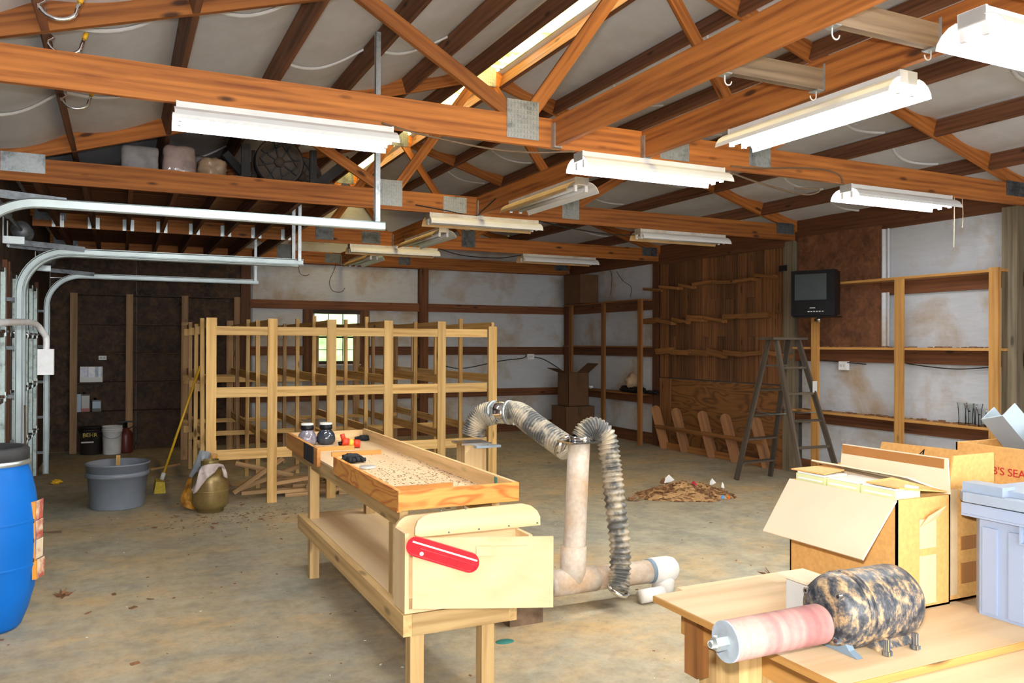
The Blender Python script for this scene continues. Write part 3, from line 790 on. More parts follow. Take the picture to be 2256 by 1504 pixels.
hub(613,7.62,.215,'round dusty black plastic wheel hub with star spokes on the loft')
hub(662,8.05,.19,'second wheel hub half hidden behind the first on the loft')
def frame_post(px,Y,w,h,label):
    x=atY(px,350,Y).x; o=bx('black_tube',(x-w/2,Y-.02,ZD),(x+w/2,Y+.02,ZD+h),'black_rubber'); recenter(o); tag(o,label,'tube',group='dark loft frames')
frame_post(541,7.60,.075,.36,'upright black box tube standing on the loft left of the wheel hub')
frame_post(690,7.60,.06,.36,'upright black box tube standing on the loft right of the wheel hub')
frame_post(558,7.75,.03,.34,'thin grey black tube close behind the left upright tube')
o=beam('black_tube',(lx(500),7.8,ZD+.30),(lx(560),7.85,ZD+.06),.05,.07,'black_rubber'); tag(o,'slanting black tube between the tan bundle and the upright tube','tube',group='dark loft frames')
o=beam('black_tube',(lx(700),7.7,ZD+.05),(lx(775),7.7,ZD+.33),.05,.09,'black_rubber'); tag(o,'slanting black tube at the right end of the loft','tube',group='dark loft frames')
o=bx('wood_offcut',(lx(505),7.5,ZD),(lx(532),7.6,ZD+.05),'grey_board'); tag(o,'small pale board offcut on the loft edge','board')
o=bx('wood_offcut',(lx(640),7.46,ZD),(lx(700),7.56,ZD+.02),'bench_wood'); tag(o,'flat pale board under the wheel hubs on the loft','board')

# tool hooks with yellow tips on the left purlin
for k,(px,py) in enumerate(((130,30),(140,112),(152,222))):
    X=RIDGE-PO[0]; z=zlow(X)+.03; Y=atZ(*((165,48),(165,122),(176,240))[k],z-.10).y
    t=thing('storage_hook',('yellow-tipped steel hook on left purlin, topmost in the picture','yellow-tipped steel hook on left purlin, middle of three','yellow-tipped steel hook on left purlin, lowest and farthest')[k],'hook',(X+.02,Y,z),group='yellow tipped hooks')
    path=[(X+.02,Y,z),(X+.05,Y,z-.03)]+[(X+.10+.075*math.cos(a),Y,z-.045+.055*math.sin(a)) for a in [math.pi+math.pi*j/10 for j in range(11)]]+[(X+.185,Y,z-.01)]
    MB().tube(path,.009,10).build('hook','chrome',t); MB().tube([path[-1],(X+.197,Y,z+.02)],.012,10).build('tip','yellow_tip',t)

# ================================================================== wiring
def cable(name,pts,r,mat,label,n=50):
    o=MB().tube(spline(pts,n),r,6).build(name,mat); tag(o,label,'cable'); return o
cable('cable',[(1.35,4.57,CB+.02),(1.6,4.565,CB-.02),(2.0,4.565,CB-.055),(2.3,4.565,CB-.05),(2.62,4.56,CB-.012)],.006,'brown_cable','brown wire drooping under the nearest truss left of its middle light')
cable('cable',[(3.9,4.565,CB+.02),(4.15,4.57,CB+.03),(4.7,4.57,CB+.08),(4.95,4.57,CB+.06),(5.0,4.56,CB-.02)],.006,'brown_cable','brown wire looping along the nearest truss to its right light')
cable('cable',[(3.95,4.65,CB+.0),(4.3,4.66,CB-.06),(4.7,4.66,CB-.10),(4.85,4.66,CB-.05),(4.6,4.66,CB-.06)],.007,'brown_cable','loose brown wire coil hanging behind the nearest truss')
cable('cable',[(2.5,7.345,CB+.06),(2.8,7.345,CB+.03),(3.1,7.345,CB+.0),(3.12,7.2,CB+.03),(3.125,6.9,CB+.10)],.006,'black_cable','black wire along the second truss at its middle')
cable('cable',[(3.8,7.345,CB+.0),(4.2,7.45,CB-.03),(4.8,7.45,CB-.07),(5.3,7.4,CB-.03)],.007,'black_cable','black wire sagging under the second truss to its right light')
cable('cable',[(3.75,10.09,CB+.0),(4.1,10.1,CB-.07),(4.6,10.1,CB-.08),(4.95,10.08,CB-.03)],.007,'black_cable','black wire sagging under the third truss')
cable('cable',[(4.75,YB-.02,1.18),(5.2,YB-.02,1.10),(5.9,YB-.02,1.22),(6.35,YB-.02,1.27),(6.42,YB-.02,1.34)],.008,'black_cable','black power cord across the back wall right of the rack')
cable('cable',[(6.55,YB-.02,1.29),(6.75,YB-.02,1.25),(7.0,YB-.03,1.12),(7.1,YB-.2,1.0)],.008,'black_cable','black power cord from outlet down to the stacked cartons')
cable('cable',[(7.24,6.9,1.34),(7.24,6.6,1.325),(7.24,6.3,1.31)],.006,'black_cable','black cord at the outlet behind the right shelves')
cable('cable',[(7.24,5.8,1.33),(7.24,5.5,1.30),(7.24,5.2,1.29),(7.24,4.8,1.325)],.006,'black_cable','black cord sagging along the right wall behind the glasses shelf')
def outlet(lo,hi,label):
    t=thing('outlet_box',label,'outlet',((lo[0]+hi[0])/2,(lo[1]+hi[1])/2,lo[2]),group='outlets')
    MB().box(lo,hi).build('box','white_plastic',t)
    c=[(a+b)/2 for a,b in zip(lo,hi)]
    if hi[0]-lo[0]<hi[1]-lo[1]:
        for dy in (-.02,.02): MB().box((lo[0]-.003,c[1]+dy-.011,c[2]-.014),(lo[0],c[1]+dy+.011,c[2]+.014)).build('socket','label_grey',t)
    else:
        for dx in (-.02,.02): MB().box((c[0]+dx-.011,lo[1]-.003,c[2]-.014),(c[0]+dx+.011,lo[1],c[2]+.014)).build('socket','label_grey',t)
outlet((6.43,YB-.04,1.25),(6.56,YB-.001,1.34),'pale outlet box on back wall above the stacked cartons')
outlet((XR-.045,6.55,1.24),(XR-.001,6.66,1.335),'pale outlet box on the right wall under the middle shelf')
p=atY(226,788,YB-.02); outlet((p.x-.05,YB-.03,p.z-.03),(p.x+.05,YB-.0125,p.z+.03),'white outlet plate on the dark strand-board wall')

# conduit and switch box near the left doors
t=thing('switch_box','white switch box hanging on bent white conduit beside the garage doors','switch box',(-.62,7.4,0))
q=atY(101,797,7.3)
MB().box((q.x-.055,7.27,q.z-.10),(q.x+.055,7.35,q.z+.10)).build('box','white_plastic',t)
s0=atY(-40,712,5.2); s1=atY(40,714,6.4)
path=[(XL+.01,5.02,s0.z),(XL+.14,5.06,s0.z),(s0.x-.02,5.3,s0.z+.0),(s1.x,6.4,s1.z+.015),(q.x-.06,7.1,s1.z+.02),(q.x-.015,7.27,s1.z-.05),(q.x,7.31,q.z+.18),(q.x,7.31,q.z+.09)]
MB().tube(spline(path,60),.023,12).build('conduit','white_plastic',t)
cable('cable',[(XT+.06,7.7,1.0),(XT+.07,7.65,.6),(XT+.08,7.6,.25),(-.60,7.5,.02),(-.42,7.4,.012)],.008,'brown_cable','thin wire dropping beside the garage door track to the floor')

def strand(pts,label,r=.004,mat='black_cable',cat='vine'):
    o=MB().tube(spline(pts,30),r,5).build('dry_vine' if cat=='vine' else 'cobweb_strand',mat); tag(o,label,cat,group='dry vines' if cat=='vine' else 'cobwebs')
def wy(px,py): q=atY(px,py,YB-.005); return tuple(q)
def wx_(px,py): q=atX(px,py,XR-.004); return tuple(q)
strand([wy(740,566),wy(738,590),wy(726,620),wy(733,640),wy(752,643),wy(760,634)],'dark dry tendril curling on the back wall above the window')
strand([wy(658,575),wy(660,600),wy(672,607),wy(682,604)],'short dark dry tendril near the upper left of the back wall')
strand([wx_(1358,597),wx_(1372,618),wx_(1390,632),wx_(1389,655)],'long dark tendril on the far right insulation panel')
strand([wx_(1344,594),wx_(1348,610),wx_(1346,650)],'short dark tendril beside the corner crate')
strand([(6.32,4.6,CB),(6.32,4.6,CB-.2),(6.33,4.61,CB-.42)],'brown cobweb strand hanging from the right end of the nearest truss',.003,'cobweb','cobweb')
strand([(6.42,4.6,CB),(6.43,4.6,CB-.15),(6.42,4.6,CB-.25)],'shorter brown cobweb strand beside the long one at the right wall',.003,'cobweb','cobweb')
# ================================================================== shelving on the right wall
def shelf_unit(name,label,xs,ys,levels,y0,y1,group=None,mat='shelf_wood',tops=None,drop=None):
    t=thing(name,label,'shelves',(xs,(y0+y1)/2,0))
    for i,y in enumerate(ys):
        zt=tops[i] if tops else levels[-1]
        bx('stud',(xs-.019,y-.045,0),(xs+.019,y+.045,zt),mat,t)
    for z,a,b in levels if isinstance(levels[0],tuple) else [(z,y0,y1) for z in levels]:
        bx('shelf_board',(xs+.021,a,z),(XR-.002,b,z+.024),mat,t)
    return t
shelf_unit('wall_shelves','tall open pine shelves on the bright right wall beside the television',7.05,(6.83,5.73,4.735),[(2.180,4.70,6.60),(1.467,4.70,7.20),(.747,4.70,7.20)],4.7,7.2,tops=(1.84,2.179,2.215))
shelf_unit('corner_shelves','dark narrow pine shelves in the far right corner',7.05,(12.36,11.31,10.27),[(2.180,10.27,12.68),(1.467,10.27,12.68),(.747,10.27,12.68)],10.3,12.7,mat='slat_wood',tops=(2.179,2.179,2.2))
# debris on the shelves is too small to count
g=MB(); rr=random.Random(9)
for k in range(160):
    y=rr.uniform(4.8,7.1); z=rr.choice((.773,1.493)); x=rr.uniform(7.12,7.24); s=rr.uniform(.004,.018)
    g.box((x-s,y-s*1.6,z),(x+s,y+s*1.6,z+s*.7),None)
o=g.build('shelf_dirt','leaf'); tag(o,'brown leaf dirt scattered along the right wall shelves','dirt',kind='stuff')
# glasses
def glass(x,y,z,h,r,label,rim=None):
    t=thing('drinking_glass',label,'glass',(x,y,z),group='glasses on the right wall shelf')
    M=Matrix.Translation((x,y,z))
    MB().lathe([(0,.004),(r*.70,.002),(r*.72,.006),(r*.68,h*.3),(r*.80,h*.75),(r,h)],22,M).build('bowl','clear_glass',t)
    if rim: MB().box((-r*.9-.002,-.012,h*.66),(-r*.9,.012,h*.72),M).build('printed_mark','ink',t)
zg=.772
for i,(px,dx,h,rm,lab) in enumerate(((2118,.05,.21,0,'tall flared clear drinking glass, leftmost on the right wall shelf'),(2134,.15,.20,0,'clear drinking glass second from left on the right wall shelf'),(2140,.04,.20,1,'clear drinking glass with small dark mark at the middle of the group'),(2153,.15,.20,0,'clear drinking glass behind the shorter right-hand glass'),(2162,.045,.165,1,'shorter clear glass with dark band, rightmost on the wall shelf'))):
    q=atX(px,915,7.05+dx); glass(7.05+dx+.01,q.y,zg,h,.045,lab,rm)
# things on the corner shelf
q=atX(1392,855,7.16)
lump('tan_sack',(7.17,q.y,.79),(.20,.30,.30),'poly_wrap_tan','pointed tan sack on the low corner shelf','sack',11,.16,box=1.6)
for k,(dy,w,lab) in enumerate(((-.12,.42,'crumpled black plastic sheet under the tan sack'),(.12,.34,'crumpled black plastic at the left of the tan sack'),(-.52,.30,'flat black plastic tray at the right end of the low corner shelf'))):
    lump('black_plastic_sheet',(7.17,q.y+dy,.772),(.19,w,.10 if k<2 else .06),'black_plastic',lab,'plastic',20+k,.35,box=2,group='black plastic on corner shelf')
q2=atX(1300,858,7.15); lump('crumpled_paper',(7.15,min(q2.y,12.2),.772),(.08,.14,.05),'paper_white','small crumpled white paper on the low corner shelf','paper',31,.4,box=2)
# carton on the corner shelf top
o=MB().box((6.90,11.80,2.206),(7.25,12.35,2.68)).box((6.895,11.795,2.67),(7.255,12.355,2.685)).build('storage_crate','cardboard_dark'); recenter(o); tag(o,'dark brown crate on top of the far corner shelves','crate')

# ledges of scrap boards on the planked wall
rr=random.Random(5); lab3=('upper','middle','lower')
for r,(zl,zr) in enumerate(((2.33,2.36),(1.86,1.87),(1.42,1.40))):
    y=10.35 if r<2 else 10.02; i=0
    while y>7.7:
        w=rr.uniform(.30,.46); z=zl+(zr-zl)*(10.3-y)/2.6+rr.uniform(-.015,.015); tl=rr.uniform(-.012,.03)
        o=beam('ledge_piece',(XR-.075,y,z+tl),(XR-.075,y-w,z-tl),.10,rr.choice((.05,.065,.08)) if r else .04,'slat_wood',None)
        pos=('far left','left','left of centre','centre','right of centre','right','far right','farthest right')[min(i,7)]
        tag(o,'%s end piece of the %s scrap ledge on the planked wall'%(pos,lab3[r]) if i in (0,6) else '%s piece of the %s scrap ledge on the planked wall'%(pos,lab3[r]),'ledge',group='scrap ledges')
        sc=MB().cyl(.008,-.002,.006,8,frame_mat((XR-.130,y-.05,z),(0,1,0),(0,0,1))); s=sc.build('screw','chrome',o)
        y-=w+.01; i+=1

# round-topped slats leaning at the foot of the planked wall
t=thing('slat_bench_back','row of leaning round-topped wooden slats joined by a rail against planked wall','chair back',(XR-.1,8.8,0))
tops=[(935,1042),(1050,1052),(1210,1066),(1375,1076),(1535,1092)]; bots=[(1012,1335),(1130,1352),(1285,1382),(1420,1400),(1600,1410)]
sl=[]
for (a,b),(c,d) in zip(tops,bots):
    pt=atX(1080+a/2.593,480+b/2.593,XR-.11); pb=atX(1080+c/2.593,480+d/2.593,XR-.075); pb.z=.0
    sl.append((pt,pb))
for i,(pt,pb) in enumerate(sl):
    zt=.62; pt=Vector((XR-.20,pb.y+.14,zt)); pb=Vector((XR-.11,pb.y,.0))
    d=(pt-pb); L=d.length; w=.066
    poly=[(0,-w),(L-w,-w)]+[(L-w+w*math.sin(a),-w*math.cos(a)) for a in [math.pi*k/10 for k in range(1,10)]]+[(L-w,w),(0,w)]
    M=frame_mat(pb,d,Vector((0,1,-d.y/d.z)) if abs(d.z)>1e-3 else (0,1,0))
    x=d.normalized(); nrm=Vector((-.62,-.78,0)); nrm=(nrm-x*nrm.dot(x)).normalized(); yv=nrm.cross(x).normalized(); M=frame_mat(pb,x,yv)
    MB().prism(poly,-.011,.011).build('slat','slat_wood',t,W=M)
    sl[i]=(pt,pb)
a=sl[0][1].lerp(sl[0][0],.52); b=sl[-1][1].lerp(sl[-1][0],.52); off=Vector((-.055,-.03,0))
beam('rail',a+off+Vector((0,.06,0)),b+off+Vector((0,-.06,0)),.03,.05,'slat_wood',t)
a=sl[0][1].lerp(sl[0][0],.08); b=sl[-1][1].lerp(sl[-1][0],.08)
beam('rail',a+Vector((.03,.05,0)),b+Vector((.03,-.05,0)),.03,.09,'slat_wood',t)

# television on a wall bracket
t=thing('television','old black tube television on a bracket high on the right wall post','television',(6.95,6.75,1.80),rz=0)
fc=atX(1790,645,6.72); ang=math.radians(66)
n=Vector((-math.sin(ang),-math.cos(ang),0)); rgt=Vector((math.cos(ang),-math.sin(ang),0))
M=frame_mat(fc,rgt,(0,0,1))   # z axis = towards viewer
W_,H_=.235,.245
bz=MB().box((-W_,-H_,-.09),(W_,H_,0),M).build('bezel','black_plastic',t)
MB().prism([(-W_+.01,-H_+.01),(W_-.01,-H_+.01),(W_-.01,H_-.01),(-W_+.01,H_-.01)],-.2,-.091,M).build('shell','black_plastic',t)
MB().box((-.15,-.17,-.36),(.15,.14,-.2),M).build('shell','black_plastic',t)
def scr(u,v):
    x=(u-.5)*2*.172-.02; y=(v-.5)*2*.14+.065; return M@Vector((x,y,.012-.10*(x*x+y*y)))
MB().grid(scr,16,12).build('screen','screen_glass',bz)
for k in range(6): MB().box((-.05+k*.03,-.205,0),(-.032+k*.03,-.195,.004),M).build('button','label_grey',bz)
MB().box((-.03,-.165,0),(.03,-.157,.002),M).build('badge','label_grey',bz)
bk=fc-n*.19+Vector((0,0,-H_))
MB().tube([bk+Vector((0,0,-.07)),bk+Vector((0,0,.0))],.022,14).build('bracket_post','chrome',t)
beam('bracket_arm',bk+Vector((0,0,-.035)),Vector((XR-.10,bk.y+.35,bk.z-.035)),.03,.03,'black_plastic',t)
MB().box((-W_+.01,-H_-.014,-.26),(W_-.01,-H_-.002,-.02),M).build('bracket_tray','black_plastic',t)
bx('bracket_plate',(XR-.105,7.40,2.40),(XR-.092,7.52,2.47),'black_plastic',t)

# step ladder
t=thing('step_ladder','weathered paint-spotted wooden step ladder standing before planked wall','ladder',(6.5,6.7,0))
ZTOP=1.57
feet={'a':(6.228,7.185),'c':(6.76,7.222),'b':(6.27,6.22),'d':(6.79,6.20)}
tp={'a':(6.30,6.76),'c':(6.60,6.78),'b':(6.31,6.66),'d':(6.62,6.66)}
for k in 'acbd': beam('rail',(*feet[k],.0),(*tp[k],ZTOP),.024,.062,'ladder_wood',t,up=(0,1,0))
def lp(k,z): f=Vector((*feet[k],0)); q=Vector((*tp[k],ZTOP)); return f+(q-f)*(z/ZTOP)
for j,z in enumerate((.20,.47,.74,1.02,1.29)):
    a,c=lp('a',z),lp('c',z); beam('step',a+Vector((.01,0,0)),c-Vector((.01,0,0)),.085,.02,'ladder_wood',t)
    if j>0:
        b,d=lp('b',z-.02),lp('d',z-.02); beam('rung',b+Vector((.01,0,0)),d-Vector((.01,0,0)),.03,.026,'ladder_wood',t)
bx('top_cap',(6.22,6.60,ZTOP),(6.70,6.84,ZTOP+.026),'ladder_wood',t)
for k,o_ in (('a','b'),('c','d')):
    a,b=lp(k,.8),lp(o_,.8); m=(a+b)/2+Vector((0,0,-.03))
    MB().tube([a,m,b],.006,6).build('spreader','plate_dark',t)
q=lp('d',1.07); MB().box((q.x-.03,q.y-.045,q.z-.06),(q.x+.03,q.y-.038,q.z+.06)).build('sticker','label_grey',t)

# stacked cartons by the back wall
def carton(name,label,lo,hi,mat,flaps=(),th=.006,group=None,mats={}):
    (a,b,c),(d,e,f)=lo,hi
    t=thing(name,label,'box',((a+d)/2,(b+e)/2,c),group=group)
    g=MB(); g.box((a,b,c),(d,e,c+th)).box((a,b,c),(a+th,e,f)).box((d-th,b,c),(d,e,f)).box((a,b,c),(d,b+th,f)).box((a,e-th,c),(d,e,f)); g.build('body',mat,t)
    for i,(side,L,ang) in enumerate(flaps):
        ca,sa=math.cos(math.radians(ang)),math.sin(math.radians(ang))   # ang measured from outward horizontal
        if side=='-x': P=[(a,b,f),(a,e,f),(a-L*ca,e-.01,f+L*sa),(a-L*ca,b+.01,f+L*sa)]
        if side=='+x': P=[(d,b,f),(d,e,f),(d+L*ca,e-.01,f+L*sa),(d+L*ca,b+.01,f+L*sa)]
        if side=='-y': P=[(a,b,f),(d,b,f),(d-.01,b-L*ca,f+L*sa),(a+.01,b-L*ca,f+L*sa)]
        if side=='+y': P=[(a,e,f),(d,e,f),(d-.01,e+L*ca,f+L*sa),(a+.01,e+L*ca,f+L*sa)]
        MB().sheet(P,th*.9).build('flap',mats.get(side,mat),t)
    return t
bl=atZ(1238,955); 
t=carton('carton','lower closed brown carton of the stack in the back right corner',(6.46,11.50,0),(7.00,11.97,.50),'cardboard_dark',group='stacked cartons')
MB().box((6.455,11.495,.495),(7.005,11.975,.505)).build('lid',MAT and 'cardboard_dark',t)
MB().box((6.70,11.4935,.36),(6.76,11.4955,.505)).build('tape','old_tape',t)
t=carton('carton','upper open brown carton of the stack in the back right corner',(6.54,11.55,.507),(6.92,11.91,1.05),'cardboard_dark',(('-x',.22,20),('+x',.24,38)),group='stacked cartons')
MB().box((6.70,11.5465,.84),(6.76,11.5495,1.05)).build('tape','old_tape',t)

# ================================================================== strand-board wall shelves and what stands on them
XS=[atY(p,800,12.60).x for p in (162,285,407,522)]
ztop_=atY(285,648,12.60).z
t=thing('dark_shelves','dark open shelves with pine uprights on the strand-board back wall','shelves',((XS[0]+XS[3])/2,12.7,0))
for x in XS: bx('stud',(x-.044,12.58,0),(x+.044,12.615,ztop_),'osb_stud',t)
LV=[atY(285,y,12.60).z for y in (649,713,777,841,905)]
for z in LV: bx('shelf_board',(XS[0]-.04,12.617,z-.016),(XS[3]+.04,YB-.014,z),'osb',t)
# boxed picture set
z=LV[3]; p0=atY(176,840,12.66); p1=atY(226,840,12.66)
t=thing('picture_box','white box with printed pictures on the dark back shelves','box',((p0.x+p1.x)/2,12.68,z))
bx('box',(p0.x,12.662,z+.001),(p1.x,12.74,z+.215),'paper_white',t); bx('print',(p0.x+.004,12.658,z+.004),(p1.x-.004,12.6615,z+.21),'picture_print',t)
# three solvent cans
z=LV[4]
def can(px,w,h,label,body,lab,foot=None):
    p=atY(px,895,12.68); x=p.x
    t=thing('solvent_can',label,'can',(x,12.70,z),group='cans on the dark shelves')
    bx('body',(x-w/2,12.655,z+.001),(x+w/2,12.745,z+h),body,t)
    bx('label',(x-w/2+.004,12.652,z+.045),(x+w/2-.004,12.6545,z+h-.02),lab,t)
    if foot: bx('red_band',(x-w/2-.001,12.650,z+.003),(x+w/2+.001,12.6515,z+.05),foot,t)
    MB().cyl(.018,z+h,z+h+.03,14,Matrix.Translation((x-.02,12.70,0))).build('cap','dark_can',t)
can(172.5,.066,.245,'narrow blue-white can, leftmost on the dark back shelves','label_blue','label_blue')
can(188.5,.104,.24,'grey can with red foot on the dark back shelves','dark_can','label_grey','red_can')
can(213,.11,.16,'short can with white label, rightmost on the dark back shelves','dark_can','label_blue')
# buckets and sprayer at the foot of those shelves
def pail(px,py,r,h,body,label,Y):
    p=atY(px,py,Y); x=p.x
    t=thing('pail',label,'bucket',(x,Y,0),group='pails at the dark shelves')
    M=Matrix.Translation((x,Y,0))
    MB().lathe([(0,0),(r*.88,0),(r*.9,.01),(r,h*.98),(r*1.03,h*.98),(r*1.03,h),(r*.97,h),(r*.85,.02),(0,.02)],32,M).build('bucket',body,t); bk_=bpy.data.objects[list(WM)[-1]]
    for k in (.80,.87): MB().lathe([(r*.98,h*k),(r*1.04,h*k),(r*1.04,h*k+.012),(r*.98,h*k+.012)],32,M).build('rib',body,bk_)
    MB().tube([(x-r,Y-.02,h*.8)]+[(x+r*math.cos(a),Y-.02-r*.8*abs(math.sin(a)),h*.8-.09*math.sin(a)) for a in [math.pi-math.pi*k/10 for k in range(1,10)]]+[(x+r,Y-.02,h*.8)],.003,6).build('handle','plate_dark',t)
    return t,x
t,x=pail(200,970,.15,.37,'dark_can','black paint pail with gold lettering on the floor by the dark shelves',12.50)
text_mesh('lettering','BEHR',.075,'gold_text',frame_mat((x-.095,12.50-.158,.245),(1,0,0),(0,0,1)),t)
MB().box((x-.11,12.335,.165),(x+.04,12.339,.185)).build('label_stripe','label_grey',t)
t,x=pail(247,970,.125,.38,'white_plastic','white plastic pail on the floor by the dark shelves',12.40)
for zz,mm,w in ((.25,'red_bit',.03),(.19,'slate_plastic',.03),(.10,'ink',.022)): MB().box((x-w-.01,12.332,zz),(x+w-.01,12.336,zz+.02),None).build('print',mm,t)
p=atY(277,960,12.45); x=p.x
t=thing('pump_sprayer','dark red pump sprayer tank beside the white pail','sprayer',(x,12.45,0)); M=Matrix.Translation((x,12.45,0))
MB().lathe([(0,0),(.085,0),(.09,.02),(.09,.24),(.075,.29),(.04,.32),(.035,.34),(0,.34)],24,M).build('tank','sprayer_red',t)
MB().cyl(.022,.34,.42,12,M).build('pump','black_plastic',t); MB().box((x-.09,12.435,.415),(x+.09,12.465,.435)).build('handle','black_plastic',t)
MB().tube(spline([(x+.03,12.42,.33),(x+.12,12.38,.36),(x+.14,12.38,.2),(x+.10,12.40,.05)],20),.007,6).build('hose','black_rubber',t)
p=atY(262,945,12.42); o=MB().cyl(.038,-.01,.01,20,frame_mat((x-.075,12.36,.35),(1,0,0),(0,0,1))).build('gauge','label_grey',t)

# ================================================================== lumber rack
rk=thing('lumber_rack','large open pine lumber rack of slender posts in the middle of the floor','rack',(2.16,9.7,0))
XC=[.752,1.30,1.863,2.438,3.01,3.569]; YR=[8.0,8.85,9.7,10.55,11.4]
rr=random.Random(12)
for i,x in enumerate(XC):
    h=1.745 if i<5 else 1.70
    zb=0
    beam('post',(x,8.0,zb),(x,8.0,h),.089 if i<5 else .05,.038,'rack_wood',rk,up=(0,1,0))
    if i==5: beam('post',(x+.055,8.02,0),(x+.055,8.02,1.70),.05,.038,'rack_wood',rk,up=(0,1,0))
    for j,y in enumerate(YR[1:]):
        hh=1.74+rr.uniform(-.02,.07); w=.04 if j<3 else .085
        beam('post',(x+rr.uniform(-.008,.008),y,rr.choice((0,0,0,.0))),(x+rr.uniform(-.012,.012),y,hh),w,.04,'rack_wood' if j<2 else 'stick_wood',rk,up=(0,1,0))
for z0,z1 in ((1.585,1.667),(1.005,1.10),(.427,.522)):
    for a,b in zip(XC[:-1],XC[1:]): bx('front_rail',(a+.045 if z0>0 else a,7.985,z0),(b-.045,8.023,z1),'rack_wood',rk)
for x in XC:
    for z0,z1 in ((1.668,1.745),(1.10,1.185),(.523,.605)):
        bx('side_rail',(x+.022,8.02,z0),(x+.052,11.42,z1),'rack_wood',rk)
for y,lv in ((9.74,((.47,.521),)),(10.59,((1.03,1.098),)),(11.36,((1.03,1.098),(.47,.521)))):
    for z0,z1 in lv:
        for a,b in zip(XC[:-1],XC[1:]): bx('cross_rail',(a-.03,y-.019,z0),(b+.022,y+.019,z1),'rack_wood',rk)
for x0,x1 in ((.66,.80),):
    for y in (9.0,9.8,10.6):
        for z in (1.60,1.02,.44): bx('rail_end',(.68,y-.10,z),(.735,y-.06,z+.08),'rack_wood',rk)
# loose sticks heaped below the rack
LABS='loose rough pine stick in the heap on the floor beneath the lumber rack'
for lay in range(4):
    for k in range(7-lay):
        L=rr.uniform(.7,1.25); x=rr.uniform(1.45,2.6); y=8.14+k*.085+lay*.03; a=(.05 if lay%2 else -.03)+rr.uniform(-.02,.02)
        z=.018+lay*.037; dx,dy=math.cos(a)*L/2,math.sin(a)*L/2
        o=beam('loose_stick',(x-dx,y-dy,z),(x+dx,y+dy,z+(.0 if lay<3 else rr.uniform(.0,.12))),.045,.034,'stick_wood'); tag(o,LABS,'stick',group='loose sticks under the rack')
for k,(x0,z0,x1,z1,y) in enumerate(((1.02,.02,1.50,.34,8.55),(1.05,.30,1.62,.14,8.66),(1.10,.02,1.70,.22,8.74),(1.95,.17,2.35,.40,8.60))):
    o=beam('loose_stick',(x0,y,z0),(x1,y,z1),.03,.045,'stick_wood'); tag(o,('rough stick slanting steeply out of the heap behind the propane tank','rough stick leaning down to the right over the heap at the rack foot','rough stick slanting gently at the back of the heap under the rack','rough stick slanting up at the right of the heap under the rack')[k],'stick',group='loose sticks under the rack')
for px0,py0,px1,py1,lab in ((330,1034,395,1022,'thin pale stick lying on the floor behind the broom head'),):
    a,b=atZ(px0,py0,.015),atZ(px1,py1,.015); o=beam('floor_stick',a,b,.04,.025,'stick_wood'); tag(o,lab,'stick')
for k in range(6):
    y=8.35+k*.08; o=beam('dark_rod',(2.95+.02*k,y,.012+.0*k),(3.75+.02*k,y+.15,.012),.02,.02,'black_rubber'); tag(o,'thin dark rod lying on the floor at the rack right end','rod',group='dark rods at the rack')
# ================================================================== workbench with tray
wb_=thing('workbench','long low pine workbench with lower shelf in the foreground','workbench',(1.32,4.4,0))
for x,y,h in ((1.131,3.31,.78),(1.457,3.31,.78),(1.131,5.33,.72),(1.50,5.33,.72)):
    bx('leg',(x-.03,y-.032,0),(x+.03,y+.032,.30 if y<4 else h),'bench_wood',wb_)
bx('front_rail',(1.101,3.255,.293),(1.547,3.293,.383),'bench_wood',wb_)
for x in (1.062,1.547): bx('side_rail',(x,3.255,.293),(x+.038,5.46,.383),'bench_wood',wb_)
bx('end_rail',(1.062,5.461,.293),(1.585,5.499,.383),'bench_wood',wb_)
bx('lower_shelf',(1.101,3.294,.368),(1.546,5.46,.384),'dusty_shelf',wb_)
bx('apron',(1.107,3.45,.705),(1.145,5.95,.785),'bench_wood',wb_); bx('apron',(1.55,3.45,.705),(1.588,5.95,.785),'bench_wood',wb_)
for x in (1.131,1.53): bx('upright',(x-.03,3.53,.385),(x+.03,3.59,.704),'bench_wood',wb_)
tr=thing('bench_tray','shallow dusty wooden tray with orange plywood rim on the workbench','tray',(1.36,4.75,.786))
TX0,TX1,TY0,TY1=1.085,1.665,3.40,6.06; TZ=.787
bx('tray_floor',(TX0+.02,TY0+.02,TZ),(TX1-.02,TY1-.02,TZ+.012),'dusty_ply',tr)
bx('rim',(TX0,TY0,TZ),(TX1,TY0+.02,TZ+.085),'bold_tray',tr)
bx('rim',(TX0,TY1-.02,TZ),(TX1,TY1,TZ+.075),'tray_pale',tr)
bx('rim',(TX1-.02,TY0+.021,TZ),(TX1,TY1-.021,TZ+.085),'tray_pale',tr)
bx('rim',(TX0,TY0+.021,TZ-.01),(TX0+.02,4.60,TZ+.085),'bold_tray',tr)
bx('rim',(TX0,5.02,TZ-.03),(TX0+.02,TY1-.021,TZ+.080),'tray_wood',tr)
bx('rim_patch',(TX0-.003,5.12,TZ-.028),(TX0-.0005,5.42,TZ+.078),'black_cloth',tr)
for y,x0,x1 in ((3.58,1.17,1.50),(3.76,1.17,1.48),(5.12,1.20,1.52),(5.42,1.14,1.42)): bx('divider',(x0,y,TZ+.0125),(x1,y+.022,TZ+.04),'tray_wood',tr)
MB().lathe([(0,.0125),(.05,.0125),(.048,.0145),(0,.0145)],20,Matrix.Translation((1.58,3.62,TZ))@Matrix.Diagonal((1,.6,1,1))).build('paint_spot','green_paint',tr)
MB().box((1.6425,3.60,TZ+.013),(1.6448,3.63,TZ+.08)).build('paint_spot','green_paint',tr)
g=MB(); rr=random.Random(4)
